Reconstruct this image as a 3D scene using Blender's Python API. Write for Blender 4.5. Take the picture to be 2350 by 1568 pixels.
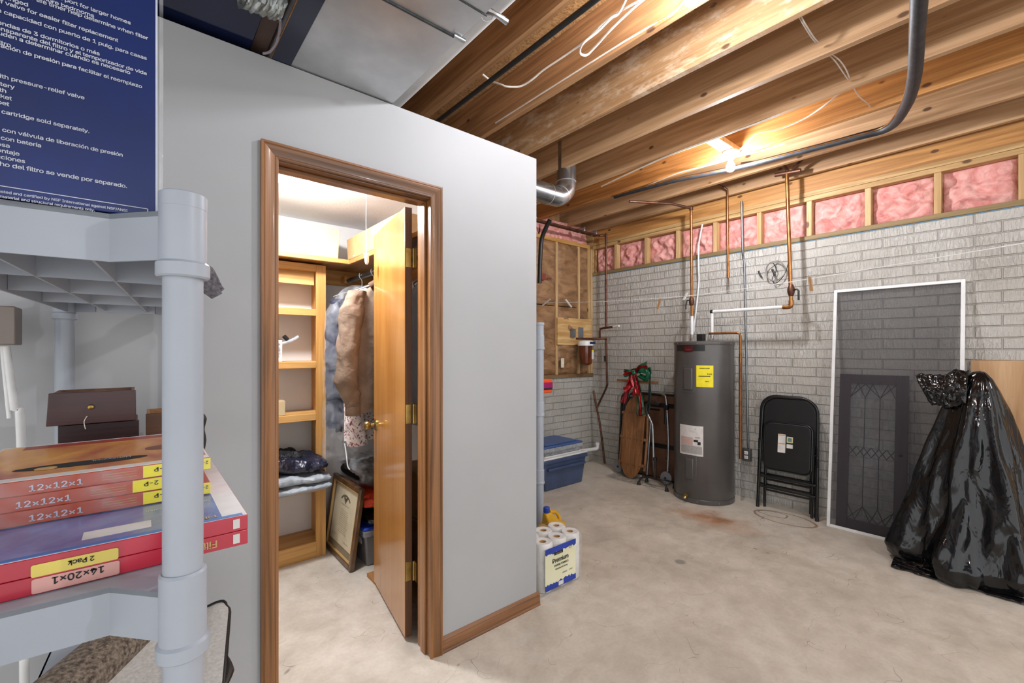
import bpy, bmesh, math, random
from mathutils import Vector as V, Matrix, noise as mnoise
from math import sin, cos, pi, radians as R, atan2, sqrt
random.seed(7)
for o in list(bpy.data.objects): bpy.data.objects.remove(o)
SC = bpy.context.scene
COL = SC.collection
# ---------------------------------------------------------------- camera
CAMH, F, HY, TH = 1.363, 1022.0, 805.0, R(39.9)
cd = bpy.data.cameras.new('camera'); cam = bpy.data.objects.new('camera', cd); COL.objects.link(cam)
cam.location = (0, 0, CAMH); cam.rotation_euler = (pi/2, 0, -TH)
cd.sensor_width = 36; cd.lens = 36*F/2350; cd.shift_y = (HY-784)/2350; cd.clip_start = .02
SC.camera = cam
# ---------------------------------------------------------------- world, exposure
w = bpy.data.worlds.new('world'); SC.world = w; w.use_nodes = True
w.node_tree.nodes['Background'].inputs[0].default_value = (.97, .98, 1, 1)
w.node_tree.nodes['Background'].inputs[1].default_value = 1.12
SC.view_settings.view_transform = 'Standard'; SC.view_settings.look = 'None'
SC.view_settings.exposure = .66; SC.view_settings.gamma = 1; SC.view_settings.use_curve_mapping = False
BULB = 960; BULB_CLOSET = 2900
# ---------------------------------------------------------------- helpers
def ray(px, py=HY):
    u = (px-1175)/F
    return V((sin(TH)+u*cos(TH), cos(TH)-u*sin(TH), (HY-py)/F))
def at(px, py, X=None, Y=None, Z=None):
    d = ray(px, py)
    t = X/d.x if X is not None else Y/d.y if Y is not None else (Z-CAMH)/d.z
    return V((0, 0, CAMH)) + d*t
def hexc(h):
    h = h.lstrip('#'); r = [int(h[i:i+2], 16)/255 for i in (0, 2, 4)]
    return tuple(c/12.92 if c <= .04045 else ((c+.055)/1.055)**2.4 for c in r) + (1,)
def frame(o, x, y, z):
    x, y, z = V(x).normalized(), V(y).normalized(), V(z).normalized()
    return Matrix(((x.x, y.x, z.x, o[0]), (x.y, y.y, z.y, o[1]), (x.z, y.z, z.z, o[2]), (0, 0, 0, 1)))
def fbm(p, o=3):
    return mnoise.fractal(V(p), .6, 2.0, o)
_tc = {}
try: FONT = bpy.data.fonts.load(bpy.utils.system_resource('DATAFILES', path='fonts') + '/Inter.woff2')
except Exception: FONT = None
class MB:
    def __init__(s, M=None): s.bm = bmesh.new(); s.M = M or Matrix()
    def v(s, p): return s.bm.verts.new(s.M @ V(p))
    def f(s, vs):
        try: return s.bm.faces.new(vs)
        except ValueError: return None
    def box(s, x0, x1, y0, y1, z0, z1, sh=(0, 0)):
        p = [s.v((x + (sh[0] if z == z1 else 0), y + (sh[1] if z == z1 else 0), z)) for z in (z0, z1) for x, y in ((x0, y0), (x1, y0), (x1, y1), (x0, y1))]
        for q in ((3, 2, 1, 0), (4, 5, 6, 7), (0, 1, 5, 4), (1, 2, 6, 5), (2, 3, 7, 6), (3, 0, 4, 7)): s.f([p[i] for i in q])
        return s
    def cbox(s, c, d): return s.box(c[0]-d[0]/2, c[0]+d[0]/2, c[1]-d[1]/2, c[1]+d[1]/2, c[2]-d[2]/2, c[2]+d[2]/2)
    def quad(s, a, b, c, d): s.f([s.v(a), s.v(b), s.v(c), s.v(d)]); return s
    def extr(s, pts, vec):
        vec = V(vec); a = [s.v(p) for p in pts]; b = [s.v(V(p)+vec) for p in pts]
        s.f(a[::-1]); s.f(b); n = len(a)
        for i in range(n): s.f([a[i], a[(i+1) % n], b[(i+1) % n], b[i]])
        return s
    def taper(s, lo, hi):            # two loops of points joined and capped
        a = [s.v(p) for p in lo]; b = [s.v(p) for p in hi]; n = len(a); s.f(a[::-1]); s.f(b)
        for i in range(n): s.f([a[i], a[(i+1) % n], b[(i+1) % n], b[i]])
        return s
    def tube(s, pts, r, n=10, k=0, closed=False):
        pts = [V(p) for p in pts]
        if k:
            P = pts; out = []; m = len(P)
            for i in range(m if closed else m-1):
                p0 = P[(i-1) % m] if closed or i else P[0]; p1 = P[i]; p2 = P[(i+1) % m]; p3 = P[(i+2) % m] if closed or i+2 < m else P[-1]
                for j in range(k):
                    t = j/k
                    out.append(.5*((2*p1)+(p2-p0)*t+(2*p0-5*p1+4*p2-p3)*t*t+(3*p1-p0-3*p2+p3)*t**3))
            if not closed: out.append(P[-1])
            if not isinstance(r, (int, float)):
                rr = []; L = len(out)
                for i in range(L):
                    q = i/(L-1)*(len(r)-1); a = int(min(q, len(r)-2)); rr.append(r[a]*(1-(q-a))+r[a+1]*(q-a))
                r = rr
            pts = out
        m = len(pts); rs = [r]*m if isinstance(r, (int, float)) else r
        ref = None; rings = []
        for i, p in enumerate(pts):
            a = pts[i-1] if i or closed else p; b = pts[(i+1) % m] if i < m-1 or closed else p
            t = (b-a).normalized() if (b-a).length > 1e-9 else V((0, 0, 1))
            if ref is None: ref = t.cross(V((0, 0, 1))) if abs(t.z) < .9 else t.cross(V((1, 0, 0)))
            ref = (ref - t*ref.dot(t)).normalized(); q = t.cross(ref)
            rings.append([s.v(p + (ref*cos(2*pi*j/n)+q*sin(2*pi*j/n))*rs[i]) for j in range(n)])
        for i in range(m if closed else m-1):
            A, B = rings[i], rings[(i+1) % m]
            for j in range(n): s.f([A[j], A[(j+1) % n], B[(j+1) % n], B[j]])
        if not closed: s.f(rings[0][::-1]); s.f(rings[-1])
        return s
    def lathe(s, c, prof, n=24, ax='z', cap=True):
        c = V(c); rings = []
        for r, h in prof:
            ring = []
            for j in range(n):
                a = 2*pi*j/n; x, y = r*cos(a), r*sin(a)
                ring.append(s.v(c + (V((x, y, h)) if ax == 'z' else V((h, x, y)) if ax == 'x' else V((y, h, x)))))
            rings.append(ring)
        for A, B in zip(rings, rings[1:]):
            for j in range(n): s.f([A[j], A[(j+1) % n], B[(j+1) % n], B[j]])
        if cap: s.f(rings[0][::-1]); s.f(rings[-1])
        return s
    def grid(s, fn, nu, nv, wu=False):
        g = [[s.v(fn(i/nu, j/nv)) for i in range(nu if wu else nu+1)] for j in range(nv+1)]
        for j in range(nv):
            for i in range(nu):
                s.f([g[j][i], g[j][(i+1) % nu if wu else i+1], g[j+1][(i+1) % nu if wu else i+1], g[j+1][i]])
        return s
    def ball(s, c, r, n=14, sc=(1, 1, 1)):
        c = V(c)
        return s.grid(lambda u, v: c + V((r*sc[0]*cos(2*pi*u)*sin(pi*(.001+v*.998)), r*sc[1]*sin(2*pi*u)*sin(pi*(.001+v*.998)), -r*sc[2]*cos(pi*v))), n, n//2+2, True)
    def text(s, t, o, x, y, size, al='LEFT', bold=0, sx=1.0):
        key = (t, al, bold)
        if key not in _tc:
            cu = bpy.data.curves.new('text', 'FONT'); cu.body = t; cu.align_x = al; cu.resolution_u = 2
            if FONT: cu.font = FONT
            cu.space_character = .96; cu.offset = 0 if FONT else bold
            ob = bpy.data.objects.new('text', cu); COL.objects.link(ob)
            me = bpy.data.meshes.new_from_object(ob.evaluated_get(bpy.context.evaluated_depsgraph_get()))
            _tc[key] = ([tuple(q.co) for q in me.vertices], [tuple(p.vertices) for p in me.polygons])
            bpy.data.objects.remove(ob); bpy.data.curves.remove(cu); bpy.data.meshes.remove(me)
        vs, fs = _tc[key]; o, x, y = V(o), V(x), V(y)
        nn = x.cross(y).normalized()
        for c_, (k_, l_) in enumerate(((0, 0), (.035, 0), (.0175, .02)) if FONT and bold >= .015 else ((0, 0),)):
            q = [s.v(o + nn*(.00015*c_) + x*((p[0]+k_)*size*sx) + y*((p[1]+l_)*size)) for p in vs]
            for f_ in fs: s.f([q[i] for i in f_])
        return s
    def build(s, name, mat, parent=None, bevel=0, solid=0, sub=0, smooth=True, ang=38, tri=False):
        bm = s.bm
        bmesh.ops.remove_doubles(bm, verts=bm.verts, dist=1e-6) if smooth else None
        bmesh.ops.recalc_face_normals(bm, faces=bm.faces)
        off = V((0, 0, 0)); q = parent
        while q is not None: off += q.location; q = q.parent
        if off.length: bmesh.ops.translate(bm, vec=-off, verts=bm.verts)
        me = bpy.data.meshes.new(name); bm.to_mesh(me); bm.free()
        if smooth:
            for p in me.polygons: p.use_smooth = True
            me.set_sharp_from_angle(angle=R(ang))
        for m in (mat if isinstance(mat, (list, tuple)) else [mat]): me.materials.append(m)
        o = bpy.data.objects.new(name, me); COL.objects.link(o); o.parent = parent
        if sub: m = o.modifiers.new('s', 'SUBSURF'); m.levels = m.render_levels = sub
        if solid: m = o.modifiers.new('t', 'SOLIDIFY'); m.thickness = solid; m.offset = 0
        if bevel: m = o.modifiers.new('b', 'BEVEL'); m.width = bevel; m.segments = 2; m.limit_method = 'ANGLE'; m.angle_limit = R(40); m.harden_normals = False
        return o
def tag(o, label, cat, group=None, kind=None):
    if label: o['label'] = label
    if cat: o['category'] = cat
    if group: o['group'] = group
    if kind: o['kind'] = kind
    return o
def thing(name, label, cat, loc=(0, 0, 0), group=None, kind=None):
    o = bpy.data.objects.new(name, None); COL.objects.link(o); o.location = loc; o.empty_display_size = .05
    return tag(o, label, cat, group, kind)
def st(o, label=None): o['kind'] = 'structure'; 
def struct(name, mb, m, **k):
    o = mb.build(name, m, **k); o['kind'] = 'structure'; return o
# ---------------------------------------------------------------- materials
def newmat(name, rough=.5, metal=0):
    m = bpy.data.materials.new(name); m.use_nodes = True; nt = m.node_tree; b = nt.nodes['Principled BSDF']
    b.inputs['Roughness'].default_value = rough; b.inputs['Metallic'].default_value = metal
    return m, nt, b
def N(nt, t, **k):
    n = nt.nodes.new('ShaderNode'+t)
    for a, v_ in k.items(): setattr(n, a, v_)
    return n
def ramp(nt, src, stops):
    r = N(nt, 'ValToRGB'); e = r.color_ramp.elements
    while len(e) < len(stops): e.new(.5)
    for el, (p, c) in zip(e, stops): el.position = p; el.color = c if len(c) == 4 else tuple(c)+(1,)
    nt.links.new(src, r.inputs[0]); return r
def coords(nt, scale=(1, 1, 1), loc=(0, 0, 0), rot=(0, 0, 0)):
    tc = N(nt, 'TexCoord'); mp = N(nt, 'Mapping'); mp.inputs['Scale'].default_value = scale; mp.inputs['Location'].default_value = loc; mp.inputs['Rotation'].default_value = rot
    nt.links.new(tc.outputs['Object'], mp.inputs[0]); return mp.outputs[0]
def noise_n(nt, vec, scale, detail=4, dist=0, rough=.55):
    n = N(nt, 'TexNoise'); n.inputs['Scale'].default_value = scale; n.inputs['Detail'].default_value = detail; n.inputs['Distortion'].default_value = dist; n.inputs['Roughness'].default_value = rough
    nt.links.new(vec, n.inputs['Vector']); return n.outputs['Fac']
def bump(nt, b, h, strength=.3, dist=.01):
    n = N(nt, 'Bump'); n.inputs['Strength'].default_value = strength; n.inputs['Distance'].default_value = dist
    nt.links.new(h, n.inputs['Height']); nt.links.new(n.outputs[0], b.inputs['Normal']); return n
def math_n(nt, op, a, b=None):
    n = N(nt, 'Math', operation=op)
    for i, x in enumerate((a, b)):
        if x is None: continue
        if isinstance(x, (int, float)): n.inputs[i].default_value = x
        else: nt.links.new(x, n.inputs[i])
    return n.outputs[0]
def mix(nt, fac, a, b, mode='MIX'):
    n = N(nt, 'MixRGB', blend_type=mode)
    for i, x in zip((0, 1, 2), (fac, a, b)):
        if isinstance(x, (int, float)): n.inputs[i].default_value = x
        elif isinstance(x, tuple): n.inputs[i].default_value = x
        else: nt.links.new(x, n.inputs[i])
    return n.outputs[0]
def mat(name, c, c2=None, scale=8, rough=.5, metal=0, bmp=0, bscale=60, stretch=(1, 1, 1), coat=0, spec=None, dist=0, bdist=.003, stops=(.35, .65)):
    m, nt, b = newmat(name, rough, metal); c = hexc(c); c2 = hexc(c2) if c2 else tuple(x*.88 for x in c[:3])+(1,)
    vec = coords(nt, stretch); f = noise_n(nt, vec, scale, 4, dist)
    nt.links.new(ramp(nt, f, [(stops[0], c2), (stops[1], c)]).outputs[0], b.inputs['Base Color'])
    if bmp: bump(nt, b, noise_n(nt, vec, bscale, 3), bmp, bdist)
    if coat: b.inputs['Coat Weight'].default_value = coat; b.inputs['Coat Roughness'].default_value = .15
    if spec is not None: b.inputs['Specular IOR Level'].default_value = spec
    return m
def wood(name, c1, c2, axis='Y', rough=.6, across=16, along=.9, knots=0, coat=0, fine=.25, dark=None, bmp=.08):
    m, nt, b = newmat(name, rough); i = 'XYZ'.index(axis)
    s1 = [across]*3; s1[i] = along; s2 = [across*9]*3; s2[i] = along*3
    v1 = coords(nt, s1, (.3, .7, .1)); f = noise_n(nt, v1, 1, 5, .9)
    f2 = noise_n(nt, coords(nt, s2), 1, 2)
    big = [1.3]*3; big[i] = .5
    f3 = noise_n(nt, coords(nt, big), 1, 2)
    c = ramp(nt, f, [(.32, hexc(c2)), (.5, tuple((a+d)/2 for a, d in zip(hexc(c1), hexc(c2)))), (.62, hexc(c1))]).outputs[0]
    c = mix(nt, fine, c, ramp(nt, f2, [(.3, (.45, .4, .35)), (.7, (1, 1, 1))]).outputs[0], 'MULTIPLY')
    c = mix(nt, .35, c, ramp(nt, f3, [(.3, (.62, .58, .52)), (.7, (1.0, 1.0, 1.0))]).outputs[0], 'MULTIPLY')
    if knots:
        k = [8]*3; k[i] = 4.2
        vo = N(nt, 'TexVoronoi'); vo.inputs['Scale'].default_value = knots; nt.links.new(coords(nt, k), vo.inputs['Vector'])
        c = mix(nt, ramp(nt, vo.outputs['Distance'], [(.07, (.9, .9, .9)), (.115, (0, 0, 0))]).outputs[0], c, hexc(dark or '#4a2c16'))
    nt.links.new(c, b.inputs['Base Color'])
    if bmp: bump(nt, b, f2, bmp, .002)
    if coat: b.inputs['Coat Weight'].default_value = coat; b.inputs['Coat Roughness'].default_value = .12
    return m
def brickmat(name, hor):
    m, nt, b = newmat(name, .6); tc = N(nt, 'TexCoord'); sp = N(nt, 'SeparateXYZ'); nt.links.new(tc.outputs['Object'], sp.inputs[0])
    wob = noise_n(nt, coords(nt), 7, 2)
    cb = N(nt, 'CombineXYZ'); nt.links.new(sp.outputs[hor], cb.inputs[0])
    nt.links.new(math_n(nt, 'ADD', sp.outputs['Z'], math_n(nt, 'MULTIPLY', wob, .010)), cb.inputs[1])
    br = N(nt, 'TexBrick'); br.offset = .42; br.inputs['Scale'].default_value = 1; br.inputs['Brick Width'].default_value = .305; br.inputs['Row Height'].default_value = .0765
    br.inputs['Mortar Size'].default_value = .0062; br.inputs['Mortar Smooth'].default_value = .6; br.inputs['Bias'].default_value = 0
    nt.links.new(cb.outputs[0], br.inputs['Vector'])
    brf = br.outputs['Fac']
    s1 = [1, 1, 1]; s1['XYZ'.index('X' if hor == 'Y' else 'Y')] = .01; s1[2] = .22
    ridge = ramp(nt, noise_n(nt, coords(nt, s1), 74, 3, .5), [(.40, (0, 0, 0)), (.58, (1, 1, 1))]).outputs[0]
    patchy = ramp(nt, noise_n(nt, coords(nt), 2.1, 3), [(.35, (.35, .35, .35)), (.6, (1, 1, 1))]).outputs[0]
    ridge = math_n(nt, 'MULTIPLY', ridge, patchy)
    rough_ = noise_n(nt, coords(nt), 110, 3)
    brk = math_n(nt, 'SUBTRACT', 1, brf)
    h = math_n(nt, 'ADD', math_n(nt, 'MULTIPLY', brk, 1.0), math_n(nt, 'MULTIPLY', math_n(nt, 'MULTIPLY', ridge, brk), .55))
    h = math_n(nt, 'ADD', h, math_n(nt, 'MULTIPLY', rough_, .25))
    bump(nt, b, h, .85, .011)
    big = noise_n(nt, coords(nt), 1.4, 4)
    c = ramp(nt, big, [(.33, hexc('#aea99f')), (.66, hexc('#c5c2bb'))]).outputs[0]
    c = mix(nt, .35, c, ramp(nt, rough_, [(.3, (.75, .74, .72)), (.6, (1, 1, 1))]).outputs[0], 'MULTIPLY')
    c = mix(nt, math_n(nt, 'MULTIPLY', math_n(nt, 'SUBTRACT', 1, ridge), .10), c, hexc('#8a847a'))
    nt.links.new(mix(nt, ramp(nt, brf, [(.5, (0, 0, 0)), (1, (.38, .38, .38))]).outputs[0], c, hexc('#7a746b')), b.inputs['Base Color'])  # joint shadow painted in as a darker mortar line
    return m
def glassy(name, c, alpha=.35, rough=.1, bmp=0, bscale=20, trans=0):
    m, nt, b = newmat(name, rough); b.inputs['Base Color'].default_value = hexc(c); b.inputs['Alpha'].default_value = alpha
    f = noise_n(nt, coords(nt), bscale, 3, .8)
    if bmp: bump(nt, b, f, bmp, .01)
    nt.links.new(ramp(nt, f, [(.3, (max(0, alpha-.12),)*3), (.7, (min(1, alpha+.18),)*3)]).outputs[0], b.inputs['Alpha'])
    return m
def emit(name, c, s):
    m, nt, b = newmat(name); b.inputs['Emission Color'].default_value = hexc(c); b.inputs['Emission Strength'].default_value = s; b.inputs['Base Color'].default_value = hexc(c)
    return m
M = {}
M['wall'] = mat('wall_paint', '#acadae', '#a6a7a8', 1.5, .55, bmp=.04, bscale=220)
M['walld'] = mat('wall_paint_inside', '#dedcd8', '#d2cfc9', 2, .6, bmp=.05, bscale=200)
M['ceil'] = mat('textured_ceiling_paint', '#e8e9ec', '#e0e1e4', 3, .7, bmp=.22, bscale=70, bdist=.006)
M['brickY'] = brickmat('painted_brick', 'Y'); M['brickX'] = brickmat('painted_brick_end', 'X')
M['joist'] = wood('joist_wood', '#c6986a', '#966a42', 'Y', .62, 24, 1.0, knots=1.0, fine=.35)
M['joist2'] = wood('joist_wood_pale', '#cca57c', '#a47c54', 'Y', .62, 22, 1.0, knots=1.0, fine=.3)
M['joist3'] = wood('joist_wood_amber', '#cb9454', '#9b6734', 'Y', .62, 26, 1.0, knots=1.0, fine=.35)
M['joistw'] = wood('joist_wood_scuffed', '#caa074', '#a0764c', 'Y', .62, 22, 1.0, knots=1.0, fine=.3)
_m = M['joistw'].node_tree; _b = _m.nodes['Principled BSDF']; _s = _b.inputs['Base Color'].links[0].from_socket
_m.links.new(mix(_m, ramp(_m, noise_n(_m, coords(_m, (1, 2.2, 6)), 2.2, 6, .2, .7), [(.50, (0, 0, 0)), (.66, (.55, .55, .55))]).outputs[0], _s, hexc('#e6d6bd')), _b.inputs['Base Color'])
M['osb'] = mat('strand_board', '#c19765', '#87613a', 26, .7, bmp=.3, stretch=(1, 1.8, 1), dist=2)
M['stud'] = wood('stud_wood', '#d6b483', '#b58f5b', 'Z', .6, 18, 1.2, knots=.8)
M['plate'] = wood('plate_wood', '#cfa974', '#a07c48', 'Y', .6, 20, 1.1, knots=.9)
M['platex'] = wood('plate_wood_end', '#d2a25f', '#a5712f', 'X', .6, 20, 1.1)
M['green'] = wood('treated_sill_wood', '#968058', '#7b6744', 'Y', .7, 20, 1)
M['greenx'] = wood('treated_sill_wood_end', '#8a6d4a', '#6b5033', 'X', .7, 20, 1)
M['casing'] = wood('stained_casing_wood', '#a37042', '#65401d', 'Z', .42, 26, 1.0, coat=.12, fine=.5)
M['casingx'] = wood('stained_casing_wood_level', '#966741', '#603e20', 'X', .42, 26, 1.0, coat=.12, fine=.5)
M['jamb'] = wood('stained_jamb_wood', '#b98350', '#855325', 'Z', .3, 24, .8, coat=.4)
M['door'] = wood('varnished_door_wood', '#c78c48', '#ad7232', 'Z', .27, 7, .55, coat=.5, fine=.15, bmp=.02)
M['dooredge'] = wood('dark_door_edge_wood', '#6b4426', '#4b2c14', 'Z', .5, 30, 1)
M['pinez'] = wood('pine_upright', '#d9a661', '#b8813d', 'Z', .5, 22, 1.1, fine=.2)
M['pinex'] = wood('pine_board', '#dcab66', '#bb8542', 'X', .5, 22, 1.1, fine=.2)
M['piney'] = wood('pine_shelf', '#c08a4b', '#93602e', 'Y', .5, 18, 1.0)
M['ply'] = wood('pine_plywood', '#e0be86', '#b98a4c', 'X', .55, 24, 2.4, fine=.15)
M['oak'] = wood('light_oak_veneer', '#cda77d', '#b98f63', 'Z', .45, 12, 1.2, fine=.2)
M['sled'] = wood('sled_wood', '#9c6c42', '#7b502e', 'Z', .45, 20, 1.2)
M['kraft'] = mat('kraft_paper', '#9c7650', '#6e4f34', 5, .55, bmp=.7, bscale=12, bdist=.02, stretch=(1, 1, 2.2), dist=.8)
M['pink'] = mat('pink_fibreglass', '#e0aaa0', '#c47a72', 9, .9, bmp=.7, bscale=22, dist=1.5, bdist=.02)
M['steel'] = mat('galvanised_duct_steel', '#c9cbcd', '#b4b7ba', 5, .36, .7, bmp=.05, bscale=180)
M['steel2'] = mat('shiny_duct_steel', '#c5c9cc', '#9fa4a8', 6, .22, .95, bmp=.12, bscale=14)
M['navy'] = mat('navy_board_and_reflection', '#151c3a', '#10152b', 3, .12)  # navy of the panel, and of the dark reflection painted on the duct
M['darkwood'] = mat('dark_brown_board', '#5e4a42', '#4c3a33', 6, .6)
M['white'] = mat('white_plastic', '#e4e4e2', '#d8d8d6', 8, .35)
M['pvc'] = mat('pale_pvc', '#cfd0cf', '#c2c3c2', 6, .4)
M['cable'] = mat('white_cable_sheath', '#ded6ca', '#cdc3b5', 20, .5)
M['black'] = mat('black_rubber', '#161616', '#0d0d0d', 20, .45)
M['foam'] = mat('black_pipe_foam', '#222327', '#121315', 22, .55, bmp=.3, bscale=60)
M['copper'] = mat('copper_pipe', '#b9824e', '#8a5a34', 12, .33, .9)
M['copperd'] = mat('tarnished_copper', '#6f4a38', '#4a3026', 14, .45, .7)
M['brass'] = mat('brass', '#b49a5a', '#8d7740', 12, .3, .9)
M['conduit'] = mat('grey_conduit', '#96989a', '#7f8183', 10, .35, .8)
M['shelf'] = mat('grey_shelf_plastic', '#a5abb4', '#9ca2ab', 4, .38, bmp=.04, bscale=150)
M['blackmetal'] = mat('black_enamel', '#141415', '#0b0b0c', 10, .3)
M['blackvinyl'] = mat('black_vinyl', '#101011', '#0a0a0a', 10, .42, bmp=.1, bscale=150)
M['alu'] = mat('aluminium_tube', '#b8babd', '#96989b', 12, .3, .9)
M['tank'] = mat('grey_tank_enamel', '#5f5c5a', '#555250', 3, .3, .25)
M['tankp'] = mat('grey_tank_cover', '#5b5856', '#504d4c', 3, .35, .2)
M['label'] = mat('label_paper', '#dedad6', '#cfcac5', 20, .5)
M['ylabel'] = mat('yellow_label', '#f2e31c', '#e6d412', 20, .5)
M['ink'] = mat('black_ink', '#141414', None, 20, .6)
M['dullred'] = mat('faded_red_print', '#7e3527', None, 20, .7)
M['redink'] = mat('red_ink', '#b4232a', None, 20, .6)
M['garbage'] = None
M['bluebin'] = mat('blue_bin_plastic', '#3d5c93', '#355184', 5, .4)
M['bluebin2'] = mat('slate_blue_bin_plastic', '#42506e', '#3a4763', 5, .42)
M['clear'] = glassy('clear_bin_plastic', '#b9bcc0', .45, .25)
M['film'] = glassy('clear_film', '#e6e8ea', .08, .08, .9, 14)
M['cardb'] = mat('cardboard', '#c9a272', '#b8905f', 9, .7)
M['cardlight'] = mat('pale_cardboard', '#c2ae86', '#b5a078', 5, .7)
M['red'] = mat('red_foil', '#a3121c', '#7d0c14', 14, .25, .3, bmp=.4, bscale=30)
M['greenf'] = mat('green_foil', '#1d6f4c', '#0f4a31', 14, .25, .3, bmp=.4, bscale=30)
M['bluebox'] = mat('blue_printed_card', '#12296a', '#151f46', 3, .34)
M['txt'] = mat('white_print', '#c9ccd8', '#b9bccb', 20, .5)
M['redcard'] = mat('red_printed_card', '#c01f3a', '#a91a30', 4, .3, coat=.4)
M['orange'] = mat('orange_printed_card', '#b4421a', '#9c3512', 5, .3)
M['gold'] = mat('gold_print', '#c9a468', '#b8925a', 10, .4)
M['mahog'] = wood('mahogany', '#4a1e1c', '#2e1110', 'X', .35, 24, 1, coat=.2)
M['mahogd'] = wood('dark_walnut', '#33191a', '#1f0e0e', 'X', .35, 24, 1)
M['tan'] = mat('tan_cotton', '#86705d', '#725d4b', 7, .9, bmp=.5, bscale=26, bdist=.012)
M['navycloth'] = mat('navy_cloth', '#252b40', '#191d2e', 7, .7, bmp=.4, bscale=18)
M['greycloth'] = mat('grey_nylon', '#aab1b6', '#8c9399', 5, .5, bmp=.3, bscale=16)
M['whitecloth'] = mat('white_cloth', '#d5d6d8', '#c4c5c8', 5, .8, bmp=.3, bscale=16)
M['hivis'] = mat('orange_nylon', '#e8501a', '#c93412', 9, .6, bmp=.5, bscale=25)
M['knit'] = mat('grey_knit', '#6f6c70', '#48454a', 160, .9, bmp=.6, bscale=240)
M['rugpile'] = mat('beige_rug_pile', '#9b8d7c', '#4f4339', 120, .95, bmp=1, bscale=190, bdist=.01)
M['paperw'] = mat('tissue_paper', '#e3e1dd', '#d5d2cc', 14, .8, bmp=.3, bscale=80)
# ================================================================ SETTING
E, G = 4.32, 3.60            # brick wall X, far wall Y
WY, WH = 1.746, 2.39         # front face and height of the closet wall
JZ = 2.825                   # underside of the joists
# floor: concrete with its stains
m, nt, b = newmat('concrete_floor', .5)
vec = coords(nt)
n1 = noise_n(nt, vec, 1.6, 8, .8, .62); n2 = noise_n(nt, vec, 9, 6, .3, .65); n3 = noise_n(nt, vec, 60, 3)
c = ramp(nt, n1, [(.32, hexc('#bfb6a7')), (.5, hexc('#d0c7b8')), (.7, hexc('#dbd3c5'))]).outputs[0]
c = mix(nt, .5, c, ramp(nt, n2, [(.33, (.68, .65, .61)), (.6, (1, 1, 1))]).outputs[0], 'MULTIPLY')
c = mix(nt, .22, c, ramp(nt, n3, [(.3, (.7, .68, .65)), (.6, (1, 1, 1))]).outputs[0], 'MULTIPLY')
def blotch(nt, cx, cy, rad, soft, wob, sx=1.0, sy=1.0, ring=None):
    tc = N(nt, 'TexCoord'); mp = N(nt, 'Mapping'); mp.inputs['Location'].default_value = (-cx*sx, -cy*sy, 0); mp.inputs['Scale'].default_value = (sx, sy, 1)
    nt.links.new(tc.outputs['Object'], mp.inputs[0])
    L = N(nt, 'VectorMath', operation='LENGTH'); nt.links.new(mp.outputs[0], L.inputs[0])
    d = math_n(nt, 'ADD', L.outputs['Value'], math_n(nt, 'MULTIPLY', math_n(nt, 'SUBTRACT', noise_n(nt, coords(nt), 7, 5), .5), wob))
    if ring: d = math_n(nt, 'ABSOLUTE', math_n(nt, 'SUBTRACT', d, rad)); return ramp(nt, d, [(0, (1, 1, 1)), (ring, (0, 0, 0))]).outputs[0]
    return ramp(nt, d, [(max(0, rad-soft), (1, 1, 1)), (rad+soft, (0, 0, 0))]).outputs[0]
p = at(1625, 1190, Z=0); c = mix(nt, math_n(nt, 'MULTIPLY', blotch(nt, p.x, p.y, .13, .20, .55, 1.5, .8), .75), c, hexc('#b4784a'))
p = at(1640, 1188, Z=0); c = mix(nt, math_n(nt, 'MULTIPLY', blotch(nt, p.x, p.y, .05, .08, .45, 1.5, .9), .65), c, hexc('#8f6136'))
p = at(1800, 1190, Z=0); c = mix(nt, math_n(nt, 'MULTIPLY', blotch(nt, p.x, p.y, .19, .0, .05, 1.45, .85, ring=.016), .9), c, hexc('#7d5a34'))
p = at(1775, 1180, Z=0); c = mix(nt, math_n(nt, 'MULTIPLY', blotch(nt, p.x, p.y, .09, .0, .12, 1.45, .85, ring=.015), .75), c, hexc('#6b4a28'))
p = at(1561, 1290, Z=0); c = mix(nt, math_n(nt, 'MULTIPLY', blotch(nt, p.x, p.y, .032, .008, .03), .6), c, hexc('#6d655d'))
p = at(1390, 1225, Z=0); c = mix(nt, math_n(nt, 'MULTIPLY', blotch(nt, p.x, p.y, .05, .12, .3), .35), c, hexc('#8a7f74'))
# thin scuff scratches
sv = N(nt, 'TexVoronoi', feature='DISTANCE_TO_EDGE'); sv.inputs['Scale'].default_value = 2.3
nd = N(nt, 'VectorMath', operation='ADD'); nz = N(nt, 'TexNoise'); nz.inputs['Scale'].default_value = 3; nt.links.new(vec, nz.inputs['Vector'])
nt.links.new(vec, nd.inputs[0]); nt.links.new(nz.outputs['Color'], nd.inputs[1]); nt.links.new(nd.outputs[0], sv.inputs['Vector'])
scr = math_n(nt, 'MULTIPLY', ramp(nt, sv.outputs['Distance'], [(0, (1, 1, 1)), (.0055, (0, 0, 0))]).outputs[0], ramp(nt, noise_n(nt, vec, 6, 3), [(.50, (0, 0, 0)), (.58, (1, 1, 1))]).outputs[0])
c = mix(nt, math_n(nt, 'MULTIPLY', scr, .7), c, hexc('#6b6158'))
nt.links.new(c, b.inputs['Base Color']); bump(nt, b, n3, .12, .003)
nt.links.new(ramp(nt, n2, [(.3, (.38, .38, .38)), (.7, (.62, .62, .62))]).outputs[0], b.inputs['Roughness'])
M['floor'] = m
struct('floor', MB().box(-2.2, 4.7, -2.6, 4.0, -.12, 0), M['floor'])
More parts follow.
